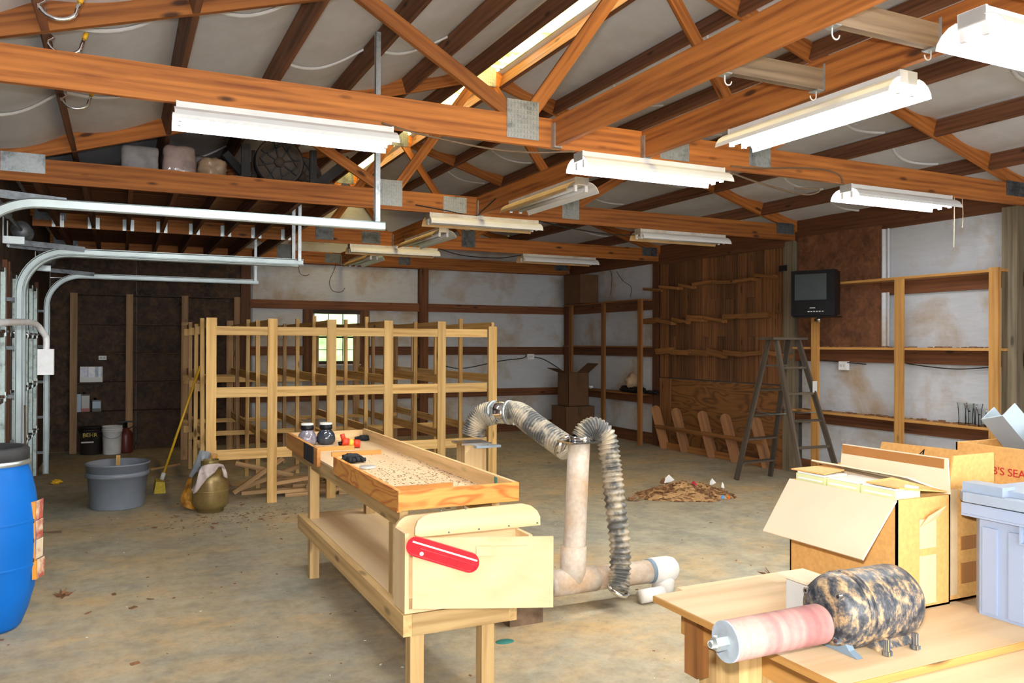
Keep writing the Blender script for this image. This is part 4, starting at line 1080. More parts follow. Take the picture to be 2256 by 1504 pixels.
for k in range(800):
    x=rr.uniform(TX0+.04,TX1-.03); x=min(TX1-.03,x+.1*rr.random()); y=rr.gauss(4.1,.40)
    if not (3.44<y<5.9): continue
    s=rr.uniform(.0008,.0032); a=rr.uniform(0,3)
    M=Matrix.Translation((x,y,TZ+.0122))@Matrix.Rotation(a,4,'Z'); g.box((-s*1.6,-s,0),(s*1.6,s,s*.5),M)
o=g.build('wood_chips','leaf'); tag(o,'dark wood chips scattered over the tray floor','chips',kind='stuff')
# jars
def jar(px,py,label,body,Y):
    p=atZ(px,py,TZ+.013); t=thing('glass_jar',label,'jar',(p.x,p.y,TZ+.013),group='round jars in the tray'); M=Matrix.Translation((p.x,p.y,TZ+.013))
    r=.066
    MB().lathe([(0,0),(r*.75,0),(r*.98,.02),(r,.045),(r*.9,.075),(r*.62,.098),(r*.55,.105),(r*.55,.115),(0,.115)],30,M).build('bowl',body,t)
    MB().lathe([(r*.5,.105),(r*.66,.107),(r*.68,.118),(r*.66,.136),(r*.55,.140),(r*.5,.140)],30,M).build('collar','black_plastic',t)
    MB().cyl(r*.64,.1405,.153,26,M).build('lid','lid_white',t)
jar(677,980,'round squat jar full of shells with white lid in the tray, left one','jar_shell',0)
jar(718,978,'round squat dark glass jar with white lid in the tray, right one','jar_glass',0)
p=atZ(770,987,TZ+.013)
t=thing('hose_nozzle','red and yellow plastic spray nozzle lying in the tray','nozzle',(p.x,p.y,TZ+.013)); z=TZ+.05
MB().tube([(p.x-.05,p.y,z+.01),(p.x-.01,p.y,z)],.03,14).build('head','red_toy',t)
MB().tube([(p.x-.01,p.y,z),(p.x+.025,p.y,z-.005)],.026,14).build('grip','yellow_toy',t)
MB().tube([(p.x+.025,p.y,z-.005),(p.x+.07,p.y-.005,z-.01)],.027,14).build('tail','red_toy',t)
MB().tube([(p.x-.04,p.y,z+.02),(p.x-.05,p.y,z+.06)],.016,10).build('trigger','red_toy',t)
MB().tube([(p.x-.075,p.y,z-.005),(p.x-.05,p.y,z)],.014,10).build('tip','black_plastic',t)
def glove(px,py,label,seed,s=1):
    p=atZ(px,py,TZ+.013); t=thing('work_glove',label,'glove',(p.x,p.y,TZ+.013),group='black gloves')
    rr=random.Random(seed); z=TZ+.022
    lump('palm',(p.x,p.y,TZ+.012),(.12*s,.10*s,.05*s),'black_cloth',None,None,seed,.35,box=2,parent=t)
    for k in range(5):
        a=rr.uniform(-.4,.4)+(k-2)*.38+seed; b=Vector((math.cos(a),math.sin(a),0))
        c=Vector((p.x,p.y,z))
        MB().tube(spline([c+b*.03*s,c+b*.06*s+Vector((0,0,.02*rr.random())),c+b*.085*s+Vector((0,0,.012*rr.random()))],8),.0125*s,8).build('finger','black_cloth',t)
glove(802,970,'crumpled black work glove in the far corner of the tray',2,.8)
glove(775,1017,'crumpled black work glove lying beside the jar lid in the tray',5,1.0)
p=atZ(810,1031,TZ+.013)
o=MB().lathe([(0,0),(.045,0),(.047,.003),(.047,.010),(.044,.012),(0,.012)],30,Matrix.Translation((p.x,p.y,TZ+.0135))).build('jar_lid','lid_grey'); recenter(o); tag(o,'pale round jar lid lying flat in the tray','lid')

# birch box and insert plate on the bench end
bb=thing('birch_box','pale birch plywood box with rounded top on the near bench end','box',(1.42,3.35,.384))
P=lambda px,py: atY(px,py,3.20)
zb=.386
bxl,bxr=1.06,1.66
# curved-corner end panel behind
def rounded(x0,x1,z0,z1,r,left=True,right=True):
    pts=[(x0,z0),(x1,z0)]
    if right: pts+=[(x1-r+r*math.cos(a),z1-r+r*math.sin(a)) for a in [math.pi/2*k/8 for k in range(9)]]
    else: pts+=[(x1,z1)]
    if left: pts+=[(x0+r-r*math.sin(a),z1-r+r*math.cos(a)) for a in [math.pi/2*k/8 for k in range(9)]]
    else: pts+=[(x0,z1)]
    return pts
MX=Matrix(((1,0,0,0),(0,0,1,0),(0,1,0,0),(0,0,0,1)))
def xz_panel(name,poly,y0,y1,mat,parent):
    vs=[(x,y0,z) for x,z in poly]+[(x,y1,z) for x,z in poly]; n=len(poly)
    return MB().add(vs,[tuple(range(n)),tuple(range(2*n-1,n-1,-1))]+[(i,n+i,n+(i+1)%n,(i+1)%n) for i in range(n)]).build(name,mat,parent)
xz_panel('back_panel',rounded(1.07,1.665,zb,.765,.07),3.40,3.418,'birch',bb)
bx('side_panel',(1.07,3.262,zb),(1.088,3.40,.72),'birch',bb); bx('side_panel',(1.647,3.262,zb),(1.665,3.40,.66),'birch',bb)
bx('bottom_panel',(1.088,3.262,zb),(1.647,3.40,zb+.018),'birch',bb)
def yp(zx,zy,Y=3.25): q=atY(600+zx/2.49,900+zy/2.49,Y); return (q.x,q.z)
up_poly=[yp(*q) for q in ((800,702),(780,690),(782,650),(795,615),(820,592),(860,576),(1100,546),(1370,520),(1415,530),(1448,556),(1465,590),(1466,636))]
xz_panel('upper_panel',up_poly[::-1],3.242,3.258,'birch',bb)
ZF=.415; BLp=Vector((*atZ(909,1339,ZF).xy,0)); BRp=Vector((*atZ(1218,1335,ZF).xy,0))
def zup(B,px,py):
    r=ray(px,py); k=math.hypot(B.x,B.y)/math.hypot(r.x,r.y); return H+r.z*k
fx=(BRp-BLp).normalized(); FM=frame_mat((BLp.x,BLp.y,0),fx,(0,0,1))    # front panel plane, z axis to the viewer
fw=(BRp-BLp).length
MB().prism([(0,ZF),(fw,ZF),(fw,zup(BRp,1218,1180)),(0.0,zup(BLp,909,1184))],0,.015,FM).build('front_panel','birch',bb)
def fpx(px,py,off=0):
    r=ray(px,py); n_=FM.to_3x3()@Vector((0,0,1)); o_=Vector((BLp.x,BLp.y,0))+n_*(.015+off); t_=(o_-EYE).dot(n_)/r.dot(n_); w=EYE+r*t_; l=FM.inverted()@w; return (l.x,l.y)
a=fpx(1050,1202); b=fpx(1160,1222); MB().box((a[0],b[1],.0152),(b[0],a[1],.024),FM).build('handle_block','birch',bb)
g=MB()
for q in ((925,558),(1060,548),(968,678),(1133,660),(1297,642),(1453,626)):
    x,z=yp(*q,3.242); g.cyl(.004,0,.003,8,frame_mat((x,3.2419,z),(1,0,0),(0,0,1)))
g.build('screw_heads','plate_dark',bb)
a=fpx(917,1204,.02); b=fpx(1034,1239,.02)
L=math.hypot(b[0]-a[0],b[1]-a[1]); th=math.atan2(b[1]-a[1],b[0]-a[0]); r=.041
M=FM@Matrix.Translation((a[0],a[1],.0252))@Matrix.Rotation(th,4,'Z')
c0=M@Vector((L/2,0,0))
ins=thing('insert_plate','red plastic saw throat plate with rounded ends hung on the birch box','plate',(c0.x,c0.y,c0.z-.08))
def stadium(L,r,n=10): return [(L+r*math.sin(q),-r*math.cos(q)) for q in [math.pi*k/n for k in range(n+1)]]+[(-r*math.sin(q),r*math.cos(q)) for q in [math.pi*k/n for k in range(n+1)]]
def ins_part(name,g,mat): return g.build(name,mat,ins)
zs_=1
ins_part('plate',MB().prism(stadium(L,r),0,zs_*.006,M),'red_plastic')
g=MB(); n=24; outer=stadium(L,r,12); inner=stadium(L,r-.006,12); 
for i in range(len(outer)):
    j=(i+1)%len(outer); q=[outer[i],outer[j],inner[j],inner[i]]; g.prism(q,zs_*.006,zs_*.011,M)
ins_part('raised_rim',g,'red_plastic')
ins_part('blade_slot',MB().box((-.02,.012,zs_*.006),(L+.03,.019,zs_*.0075),M),'pale_line')
for xx in (.30,.62,.80): ins_part('rib',MB().box((L*xx,-r+.006,zs_*.006),(L*xx+.004,.011,zs_*.011),M@Matrix.Rotation(0,4,'Z')),'red_plastic')
ins_part('rib',MB().box((.02,-.006,zs_*.006),(L+.02,-.003,zs_*.011),M),'red_plastic')
ins_part('finger_hole',MB().cyl(.0085,0,.0022,18,M@Matrix.Translation((.03,-.022,.006 if zs_>0 else -.0082))),'pale_line')
# rusty block under the box
p=atZ(1162,1375); p=atZ(1160,1376); o=MB().box((p.x-.10,p.y,0),(p.x+.10,p.y+.20,.10)).box((p.x-.12,p.y+.04,.10),(p.x+.12,p.y+.16,.20)).build('cast_block','rust_block'); recenter(o); tag(o,'dark rusty cast block on the floor under the birch box','block')
MB().cyl(.012,.24,.292,10,Matrix.Translation((1.26,3.40,0))).build('bolt','galvanized',wb_)

# ================================================================== dust collection
YP=4.10
dp=thing('dust_pipe','dusty white plastic dust pipe with tee and upright on the floor','pipe',(2.6,YP,0))
ZP=.150; R_=.068
xu=atY(1262,1280,YP).x; xt=atY(1276,975,YP).x; xl=atY(1214,1290,YP).x; xr=atY(1465,1262,YP).x
MB().tube([(xl,YP,ZP),(xr-.08,YP,ZP-.008)],R_,24).build('floor_pipe','pvc_dusty',dp)
MB().tube([(xu,YP,ZP+.05),(xu+(xt-xu)*.25,YP,.35),(xu+(xt-xu)*.6,YP,.65),(xt,YP,.945)],R_*.94,24).build('upright_pipe','pvc_dusty',dp)
MB().tube([(xu-.13,YP,ZP),(xu+.15,YP,ZP)],R_*1.09,24).build('tee','pvc_dusty',dp)
MB().tube([(xu,YP,ZP),(xu+.004,YP,ZP+.20)],R_*1.10,24).build('tee_socket','pvc_dusty',dp)
MB().tube([(xr-.10,YP,ZP-.006),(xr+.02,YP,ZP-.008),(xr+.05,YP,ZP-.009),(xr+.072,YP,ZP-.01),(xr+.082,YP,ZP-.01)],R_*1.15,24,radii=[R_*1.15,R_*1.15,R_*1.05,R_*.75,R_*.3]).build('end_tee','pvc_white',dp)
MB().tube([(xr-.015,YP,ZP),(xr-.015,YP,.004)],R_*1.02,24).build('drop_pipe','pvc_white',dp)
MB().tube([(xr-.125,YP,ZP-.006),(xr-.095,YP,ZP-.006)],R_*1.05,24).build('gate_band','slate_plastic',dp)
MB().tube([(xr-.26,YP-.12,.042),(xr-.10,YP-.11,.042)],.04,16).build('stub_pipe','pvc_white',dp)
bx('gate_plate',(xt-.10,YP-.085,.945),(xt+.10,YP+.085,.956),'chrome',dp)
def hose(name,pts,r,label,n,turns):
    C=spline(pts,n); rad=[r*(1+.10*math.sin(2*math.pi*turns*i/n)) for i in range(n+1)]
    t=thing(name,label,'hose',C[-1] if C[-1].z<C[0].z else C[0],group='flexible hoses')
    MB().tube(C,r,20,radii=rad,cap=False).build('ribbed_hose','hose_foil',t); return t,C
h2=[(xt+.01,YP,.96)]+[tuple(atY(px,py,Y)) for px,py,Y in ((1292,948,4.09),(1312,942,4.08),(1335,962,4.06),(1344,1010,4.04),(1350,1060,4.02),(1358,1130,4.0),(1366,1200,3.98),(1366,1260,3.96),(1362,1300,3.93))]
h2=[tuple(p) for p in h2]; h2[0]=(xt+.01,YP,.965)
t,C=hose('dust_hose',h2,.058,'ribbed foil hose curving down from the upright dust pipe to the floor',420,44)
e=C[-1]; dv=(C[-1]-C[-3]).normalized()
MB().lathe([(.052,-.01),(.064,-.01),(.066,.012),(.052,.012)],20,frame_mat(e,dv.cross(Vector((0,1,0))),Vector((0,1,0)))@Matrix.Rotation(.35,4,'X')).build('clamp','chrome',t)
MB().lathe([(.05,-.012),(.066,-.012),(.066,.012),(.05,.012)],20,Matrix.Translation((xt+.01,YP,.97))).build('clamp','chrome',t)
YD=4.95
h1=[tuple(atY(px,py,Y)) for px,py,Y in ((1042,958,4.95),(1048,935,4.94),(1066,915,4.92),(1092,908,4.86))]
t,C=hose('dust_hose',h1,.072,'short bent ribbed foil hose rising from the wooden duct',160,20)
h1b=[tuple(atY(px,py,Y)) for px,py,Y in ((1118,908,4.78),(1145,912,4.70),(1175,935,4.58),(1210,960,4.45),(1246,985,4.30))]
t2,C2=hose('dust_hose',h1b,.070,'long sagging ribbed foil hose between chrome coupling and upright dust pipe',260,27)
cp=thing('hose_coupling','shiny chrome coupling joining the two upper ribbed hoses','coupling',C[-1])
dv=(C2[0]-C[-1]); a=C[-1]-dv*.15; b=C2[0]+dv*.15
MB().tube([a,b],.073,24).build('sleeve','chrome',cp)
for q in (a,b): 
    d_=(b-a).normalized(); MB().tube([q-d_*.009,q+d_*.009],.079,24).build('band_clamp','plate_metal',cp)
MB().tube([(b.x,b.y-.07,b.z-.05),(b.x,b.y-.075,b.z-.075)],.01,8).build('thumb_screw','white_plastic',cp)
e=C2[-1]; d_=(C2[-1]-C2[-4]).normalized(); MB().tube([e-d_*.012,e+d_*.012],.077,22).build('clamp','chrome',t2)
wd=thing('wooden_duct','pale square wooden dust duct standing behind the tray','duct',(2.08,YD,0))
bx('duct',(2.0,YD-.07,0),(2.15,YD+.07,.86),'tray_pale',wd); bx('duct_flange',(1.97,YD-.09,.861),(2.18,YD+.09,.873),'chrome',wd); bx('gate_slide',(2.05,YD-.15,.845),(2.22,YD-.10,.860),'pale_plastic',wd)

# ================================================================== floor things at the left
p=atZ(-8,1383); BC=Vector((-.628,5.08,0))
br=thing('plastic_drum','bright blue plastic drum with black ring at the left edge','barrel',BC); M=Matrix.Translation(BC)
R0=.238
MB().lathe([(0,0),(R0*.58,0),(R0*.66,.02),(R0*.79,.10),(R0*.91,.21),(R0*.985,.34),(R0*1.0,.45),(R0*.99,.57),(R0*.935,.70),(R0*.85,.80),(R0*.77,.865),(R0*.75,.89),(R0*.70,.89),(R0*.70,.86),(0,.86)],64,M).build('body','blue_drum',br); bo_=bpy.data.objects[list(WM)[-1]]
MB().lathe([(R0*.77,.862),(R0*.83,.866),(R0*.83,.886),(R0*.77,.892)],64,M).build('locking_ring','galvanized',br)
MB().lathe([(R0*.76,.889),(R0*.80,.892),(R0*.80,.945),(R0*.74,.96),(R0*.66,.955),(R0*.64,.91),(0,.905)],64,M).build('lid_ring','black_rubber',br)
for z,q in ((.34,.985),(.57,.99)): MB().lathe([(R0*(q-.004),z-.01),(R0*(q+.012),z),(R0*(q-.004),z+.01)],64,M).build('hoop','blue_drum',bo_)
sg=thing('carved_sign','orange-edged stack of carved wooden strips hanging on the blue drum','sign',(-.365,5.05,.32))
sa=atY(68,1105,5.0); sb=atY(68,1277,5.0)
for k in range(4):
    ph=(sa.z-sb.z)/4; z1=sa.z-k*ph; dx=.0 if k<3 else .008
    X=sa.x+dx; y=5.0
    bx('strip',(X,y-.012,z1-ph+.002),(X+.022,y+.012,z1),'sign_orange',sg)
    MB().prism([(0,0),(.034,.016),(.036,ph+.012),(.0,ph-.002)],-.011,.0,frame_mat((X+.0225,y+.011,z1-ph),(.94,.34,0),(0,0,1))).build('carved_face','sign_face',sg)
    if k<3: MB().box((X-.003,y-.016,z1-ph-.008),(X+.018,y-.0125,z1-ph+.014)).build('dark_joint','dark_can',sg)
MB().tube([(sa.x-.04,5.0,sa.z-.2),(sa.x+.004,5.0,sa.z-.2)],.006,8).build('hook','plate_dark',sg)
# grey tub
c=Vector((-.02,8.40,0)); t=thing('grey_bucket','large grey plastic bucket on the floor left of the rack','bucket',c); M=Matrix.Translation(c)
r=.262
MB().lathe([(0,0),(r*.86,0),(r*.88,.01),(r*.97,.30),(r*.985,.30),(r*1.02,.395),(r*1.05,.395),(r*1.05,.41),(r*.98,.41),(r*.94,.30),(r*.84,.02),(0,.02)],56,M).build('bucket','grey_tub',t)
MB().lathe([(r*.975,.285),(r*1.035,.29),(r*1.04,.325),(r*1.0,.33)],56,M).build('band','grey_tub',t)
o=beam('wood_scrap',(-.03,8.30,.10),(-.015,8.60,.44),.035,.02,'rack_wood'); tag(o,'small pine stick standing in the grey bucket','stick')
# broom
h0=atZ(352,1082,.0); 
t=thing('push_broom','broom with long yellow handle leaning against the lumber rack','broom',(h0.x,h0.y,0))
tip=Vector((.735,9.0,1.34)); tp_=atY(441,806,9.0); tip=tp_; b0=Vector((h0.x+.02,h0.y,.13))
MB().tube([b0,tip],.0125,10).build('handle','yellow_paint',t)
MB().tube([b0+(tip-b0)*-.01,b0+(tip-b0)*.05],.022,10).build('socket','label_grey',t)
MB().prism([(-.05,0),(.06,0),(.05,.11),(-.03,.12)],-.13,.13,frame_mat((h0.x-.01,h0.y,.0),(.8,.0,.0),(0,0,1))).build('bristles','yellow_bristle',t)
# propane tank, rag and bag
c=Vector((.735,7.82,0)); t=thing('propane_tank','rusty gold propane tank on the floor at the rack corner','tank',c); M=Matrix.Translation(c)
MB().lathe([(.10,0),(.115,0),(.115,.03),(.128,.035),(.148,.062),(.157,.105),(.157,.27),(.150,.315),(.125,.35),(.07,.374),(0,.378)],44,M).build('shell','tank_gold',t)
MB().lathe([(.157,.185),(.160,.187),(.160,.193),(.157,.195)],44,M).build('weld_seam','tank_gold',t)
for a0,a1 in ((.5,2.3),(3.4,5.6)):
    n=12; g=MB()
    for k in range(n):
        aa,ab=a0+(a1-a0)*k/n,a0+(a1-a0)*(k+1)/n; rr_=.085
        g.sheet([c+Vector((rr_*math.cos(aa),rr_*math.sin(aa),.355)),c+Vector((rr_*math.cos(ab),rr_*math.sin(ab),.355)),c+Vector((rr_*math.cos(ab),rr_*math.sin(ab),.46)),c+Vector((rr_*math.cos(aa),rr_*math.sin(aa),.46))],.004)
    g.build('collar','tank_gold',t)
MB().cyl(.022,.37,.44,12,M).build('valve','plate_dark',t)
def zq(q): return 380+q[0]/8.36, 970+q[1]/8.36
OUT=[(345,920),(430,800),(490,560),(530,480),(640,440),(840,420),(930,450),(990,540),(1012,700)]
INN=[(385,985),(452,938),(630,710),(700,650),(780,590),(838,492),(900,485),(925,570),(932,660)]
def polyl(P,u):
    k=min(int(u*(len(P)-1)),len(P)-2); t_=u*(len(P)-1)-k; return (P[k][0]*(1-t_)+P[k+1][0]*t_,P[k][1]*(1-t_)+P[k+1][1]*t_)
def rag(u,v):
    a,b_=polyl(OUT,u),polyl(INN,u); q=(a[0]*(1-v)+b_[0]*v,a[1]*(1-v)+b_[1]*v); px,py=zq(q)
    w=atY(px,py,c.y-.12); dx=(w.x-c.x)/.165
    yy=c.y-(.165*math.sqrt(max(.05,1-min(1,dx*dx))) if w.z<.36 else .105)-.012
    yy+=.012*math.sin(u*22+v*5)+.015*(v-.5)-.01*math.sin(v*math.pi)
    w=atY(px,py,yy); return (w.x,w.y,w.z)
g=MB().grid(rag,36,10); o=g.build('rag','rag'); sm=o.modifiers.new('thick','SOLIDIFY'); sm.thickness=.004; recenter(o); tag(o,'pale pinkish rag draped over the propane tank collar','rag')
t=thing('torn_bag','torn yellow and grey feed bag leaning between tank and rack','bag',(.55,7.96,0))
def pillow(name,Lp,Rp,y0,y1,bulge,mat,seed):
    def side(sg):
        def fn(u,v):
            a,b_=polyl(Lp,v),polyl(Rp,v); px,py=zq((a[0]*(1-u)+b_[0]*u,a[1]*(1-u)+b_[1]*u))
            yy=y0+(y1-y0)*v; bl=bulge*math.sin(math.pi*u)**.6*(.35+.65*math.sin(math.pi*min(1,max(0,v*.9+.05))))
            bl*=1+.35*noise.noise(Vector((u*5,v*5,seed)))
            w=atY(px,py,yy); return (w.x,w.y+sg*bl,max(.004,w.z))
        return fn
    g=MB().grid(side(-1),22,20); h=MB().grid(side(1),22,20); h.f=[tuple(reversed(f)) for f in h.f]; g.add(h.v,h.f,True); g.build(name,mat,t)
pillow('lower_bag',[(190,1215),(150,1110),(155,1020),(210,900),(280,710)],[(430,1285),(425,1180),(422,1050),(430,900),(425,690)],7.95,8.03,.05,'bag_yellow',1)
pillow('upper_bag',[(300,660),(370,520),(430,350),(505,180)],[(440,700),(560,500),(680,420),(705,215)],8.02,7.97,.025,'bag_grey',2)
pillow('bag_corner',[(690,425),(695,380),(700,300),(700,235)],[(825,415),(828,370),(830,310),(832,245)],7.93,7.93,.008,'bag_yellow',3)
o=lump('yellow_scrap',tuple(atZ(125,1066)),(.10,.07,.05),'yellow_paint','small crumpled yellow scrap on the floor by the garage door','scrap',41,.5,box=2)
# floor litter too small to count
g=MB(); rr=random.Random(21)
for k in range(700):
    if k<420: x=rr.uniform(-.6,6.0); y=rr.uniform(2.2,11)
    else: x=rr.gauss(.9,.35); y=rr.gauss(7.5,.3)
    s=rr.uniform(.0015,.006)*(1 if k%12 else 2.2); M=Matrix.Translation((x,y,.001))@Matrix.Rotation(rr.uniform(0,3),4,'Z')@Matrix.Rotation(rr.uniform(-.4,.4),4,'X')
    g.box((-s*1.8,-s,0),(s*1.8,s,s*.35),M)
o=g.build('floor_litter','leaf'); tag(o,'tiny brown chips and leaf crumbs strewn over the floor','litter',kind='stuff')
g=MB()
for k in range(60):
    x=rr.uniform(-.3,3.5); y=rr.uniform(2.3,8); s=rr.uniform(.0015,.005); M=Matrix.Translation((x,y,.001))@Matrix.Rotation(rr.uniform(0,3),4,'Z'); g.box((-s*1.5,-s*.7,0),(s*1.5,s*.7,s*.4),M)
o=g.build('paper_crumbs','paper_white'); tag(o,'tiny white paper crumbs on the floor','litter',kind='stuff')
def leafthing(px,py,s,label,seed):
    p=atZ(px,py); rr=random.Random(seed); g=MB()
    for k in range(9):
        a=rr.uniform(0,6.28); d=Vector((math.cos(a),math.sin(a),0)); n_=Vector((-d.y,d.x,0)); c=p+d*rr.uniform(0,.6)*s
        g.sheet([c-n_*s*.1+Vector((0,0,.004)),c+d*s*.5+Vector((0,0,rr.uniform(.1,.5)*s)),c+n_*s*.15+Vector((0,0,rr.uniform(.05,.3)*s)),c-d*s*.2+n_*s*.1+Vector((0,0,.004))],.0015)
    o=g.build('dried_leaf','leaf'); recenter(o); tag(o,label,'leaf',group='dried leaves')
leafthing(1702,1270,.10,'curled dried leaf on the floor behind the sander board',3)
leafthing(1390,1103,.12,'dry leaf cluster on the floor left of the sweepings pile',4)
leafthing(140,1313,.08,'dry leaf clump on the floor near the blue drum',5)
o=MB().lathe([(0,.0005),(.05,.0005),(.045,.0025),(0,.003)],18,Matrix.Translation(atZ(1112,1413))@Matrix.Diagonal((1,.7,1,1))).build('paint_blob','green_paint'); tag(o,'dried teal paint blob on the floor right of the near bench leg','paint')
# pile of sweepings
pc=atZ(1510,1092)
def pile(u,v):
    a=u*2*math.pi; r=v
    rx,ry=.52,.30
    h=.13*(1-r)**.8*(1+.5*noise.noise(Vector((math.cos(a)*r*3,math.sin(a)*r*3,2.))))+.03*noise.noise(Vector((math.cos(a)*r*9,math.sin(a)*r*9,1.)))*(1-r)
    k=1+.18*noise.noise(Vector((math.cos(a)*2,math.sin(a)*2,7)))
    return (pc.x+rx*r*k*math.cos(a)*.9+ry*r*.3*math.sin(a),pc.y+ry*r*k*math.sin(a)-.15*r*math.cos(a),max(.0,h)+.001)
o=MB().grid(pile,60,22).build('sweepings_pile','sawdust'); recenter(o); tag(o,'heap of sawdust and leaf sweepings on the floor before the ladder','pile',kind='stuff')
g=MB(); rr=random.Random(8)
for k in range(520):
    a=rr.uniform(0,6.28); r=rr.random()**.6*1.05; x,y,z=pile(a/6.2832,min(1,r)); s=rr.uniform(.006,.022)
    M=Matrix.Translation((x,y,z+.002))@Matrix.Rotation(rr.uniform(0,3),4,'Z')@Matrix.Rotation(rr.uniform(-.8,.8),4,'X'); g.box((-s*1.5,-s*.6,0),(s*1.5,s*.6,.002),M)
o=g.build('sweepings_chips','leaf'); tag(o,'brown chips and leaf bits covering the sweepings heap','chips',kind='stuff')
def scrap(px,py,s,mat,label,seed,h=.06):
    p=atZ(px,py,h); rr=random.Random(seed); g=MB()
    a=rr.uniform(0,3); d=Vector((math.cos(a),math.sin(a)*.3,0)); u=Vector((0,0,1))
    g.sheet([p-d*s-u*s*.4,p+d*s*.6-u*s*.3,p+d*s*.2+u*s*1.0,p-d*s*.7+u*s*.5],.002).sheet([p+d*s*.6-u*s*.3,p+d*s*1.3+u*s*.05+Vector((0,-s*.4,0)),p+d*s*.2+u*s*1.0],.002)
    o=g.build('paper_scrap',mat); recenter(o); tag(o,label,'scrap',group='scraps on the sweepings')
scrap(1472,1058,.06,'paper_white','pointed white paper scrap sticking up at the left of the sweepings heap',1,.12)
scrap(1462,1062,.05,'leaf','brown card scrap behind the pointed white paper on the heap',2,.10)
scrap(1527,1068,.045,'red_bit','crimson scrap on top of the sweepings heap',3,.11)
scrap(1568,1064,.05,'paper_white','curved white scrap at the back right of the sweepings heap',4,.10)
scrap(1592,1071,.045,'paper_white','small white folded scrap at the right of the sweepings heap',5,.07)
scrap(1592,1096,.03,'blue_bit','small blue scrap at the right foot of the sweepings heap',6,.03)
scrap(1605,1097,.03,'orange_bit','small orange scrap at the right foot of the sweepings heap',7,.03)

# ================================================================== sander stand and cartons in the right foreground
TZ2=.73
st=thing('work_table','dusty plywood work table in the lower right corner','table',(2.5,1.5,0))
bx('table_top',(1.62,.70,.705),(3.3,2.15,.729),'dusty_ply',st)
bx('apron',(1.60,.70,.60),(1.638,2.10,.704),'shelf_wood',st); bx('apron',(1.64,2.10,.60),(3.28,2.138,.704),'shelf_wood',st)
for x,y in ((1.68,2.02),(3.22,2.02),(3.22,.78),(1.68,.78)): bx('leg',(x-.04,y-.04,0),(x+.04,y+.04,.704),'bench_wood',st)
bd=thing('sander_board','plywood mounting board carrying the drum sander on the work table','board',(1.75,1.7,.73))
vs=[(1.462,1.335),(2.25,1.335),(2.25,2.0),(1.905,2.0),(1.90,2.075),(1.465,2.055)]
MB().prism(vs,.7305,.750).build('board','dusty_ply',bd)
bx('board_edge',(1.459,1.336,.731),(1.4619,2.054,.7495),'shelf_wood',bd); bx('board_edge',(1.463,1.332,.731),(2.25,1.3349,.7495),'shelf_wood',bd)
for (x0,x1,y),m in (((1.52,1.60,1.78),'bench_wood'),((1.602,1.70,1.76),'bench_wood')):
    o=bx('stub_post',(x0,y-.04,.0),(x1,y+.04,.70),m,st)
o=bx('bark_block',(1.575,1.99,.50),(1.62,2.05,.729),'slat_wood',bd)
sd_=thing('drum_sander','drum sander with worn pink sleeve and dusty black motor','sander',(1.57,1.5,.75))
ZA,YA=.822,1.50
MXx=frame_mat((0,YA,ZA),(0,1,0),(0,0,1))          # local z -> world x
MB().lathe([(0,1.274),(.0465,1.274),(.0475,1.277),(.0475,1.562),(.046,1.566),(0,1.566)],40,MXx).build('sanding_drum','sanding_sleeve',sd_); dr_=bpy.data.objects[list(WM)[-1]]
MB().cyl(.0475,1.268,1.274,40,MXx).build('end_disc','drum_steel',dr_)
MB().lathe([(0,1.236),(.016,1.236),(.018,1.240),(.018,1.268),(0,1.268)],6,MXx,False).build('arbor_nut','galvanized',dr_)
MB().cyl(.009,1.225,1.236,12,MXx).build('arbor_end','galvanized',dr_)
MB().cyl(.02,1.566,1.60,16,MXx).build('shaft','plate_dark',sd_)
MM=frame_mat((0,YA+.012,ZA+.02),(0,1,0),(0,0,1)); Rm=.093
MB().lathe([(0,1.60),(.055,1.59),(.080,1.602),(Rm*.96,1.625),(Rm,1.64),(Rm,1.825),(Rm*.97,1.845),(Rm*.80,1.868),(.05,1.875),(0,1.876)],48,MM).build('motor','motor_paint',sd_); mo_=bpy.data.objects[list(WM)[-1]]
MB().lathe([(Rm,1.652),(Rm*1.03,1.652),(Rm*1.03,1.672),(Rm,1.672)],48,MM).build('end_bell_seam','motor_paint',mo_)
for a in (.6,2.3,4.1,5.5):
    MB().cyl(.009,1.588,1.612,6,MM@Matrix.Translation((.07*math.cos(a),.07*math.sin(a),0))).build('bolt','chrome',mo_)
# cradle foot
MB().prism([(-.075,0),(.075,0),(.05,.012),(.02,.05),(-.02,.05),(-.05,.012)],1.61,1.63,frame_mat((0,YA+.0,.751),(0,1,0),(0,0,1))).build('foot','slate_plastic',sd_)
MB().prism([(-.07,0),(.07,0),(.05,.03),(-.05,.03)],1.70,1.84,frame_mat((0,YA+.012,.7505),(0,1,0),(0,0,1))).build('foot','motor_paint',sd_)
for x in (1.70,1.80): MB().cyl(.008,.75,.79,6,Matrix.Translation((x,YA-.085,0))).cyl(.013,.752,.762,6,Matrix.Translation((x,YA-.085,0))).build('foot_bolt','chrome',sd_)
MB().box((1.63,1.60,.751),(1.69,1.68,.885)).build('switch_housing','label_grey',sd_); MB().box((1.615,1.595,.885),(1.71,1.70,.892)).build('switch_cover','cardboard_pale',sd_)

ZB=.7505
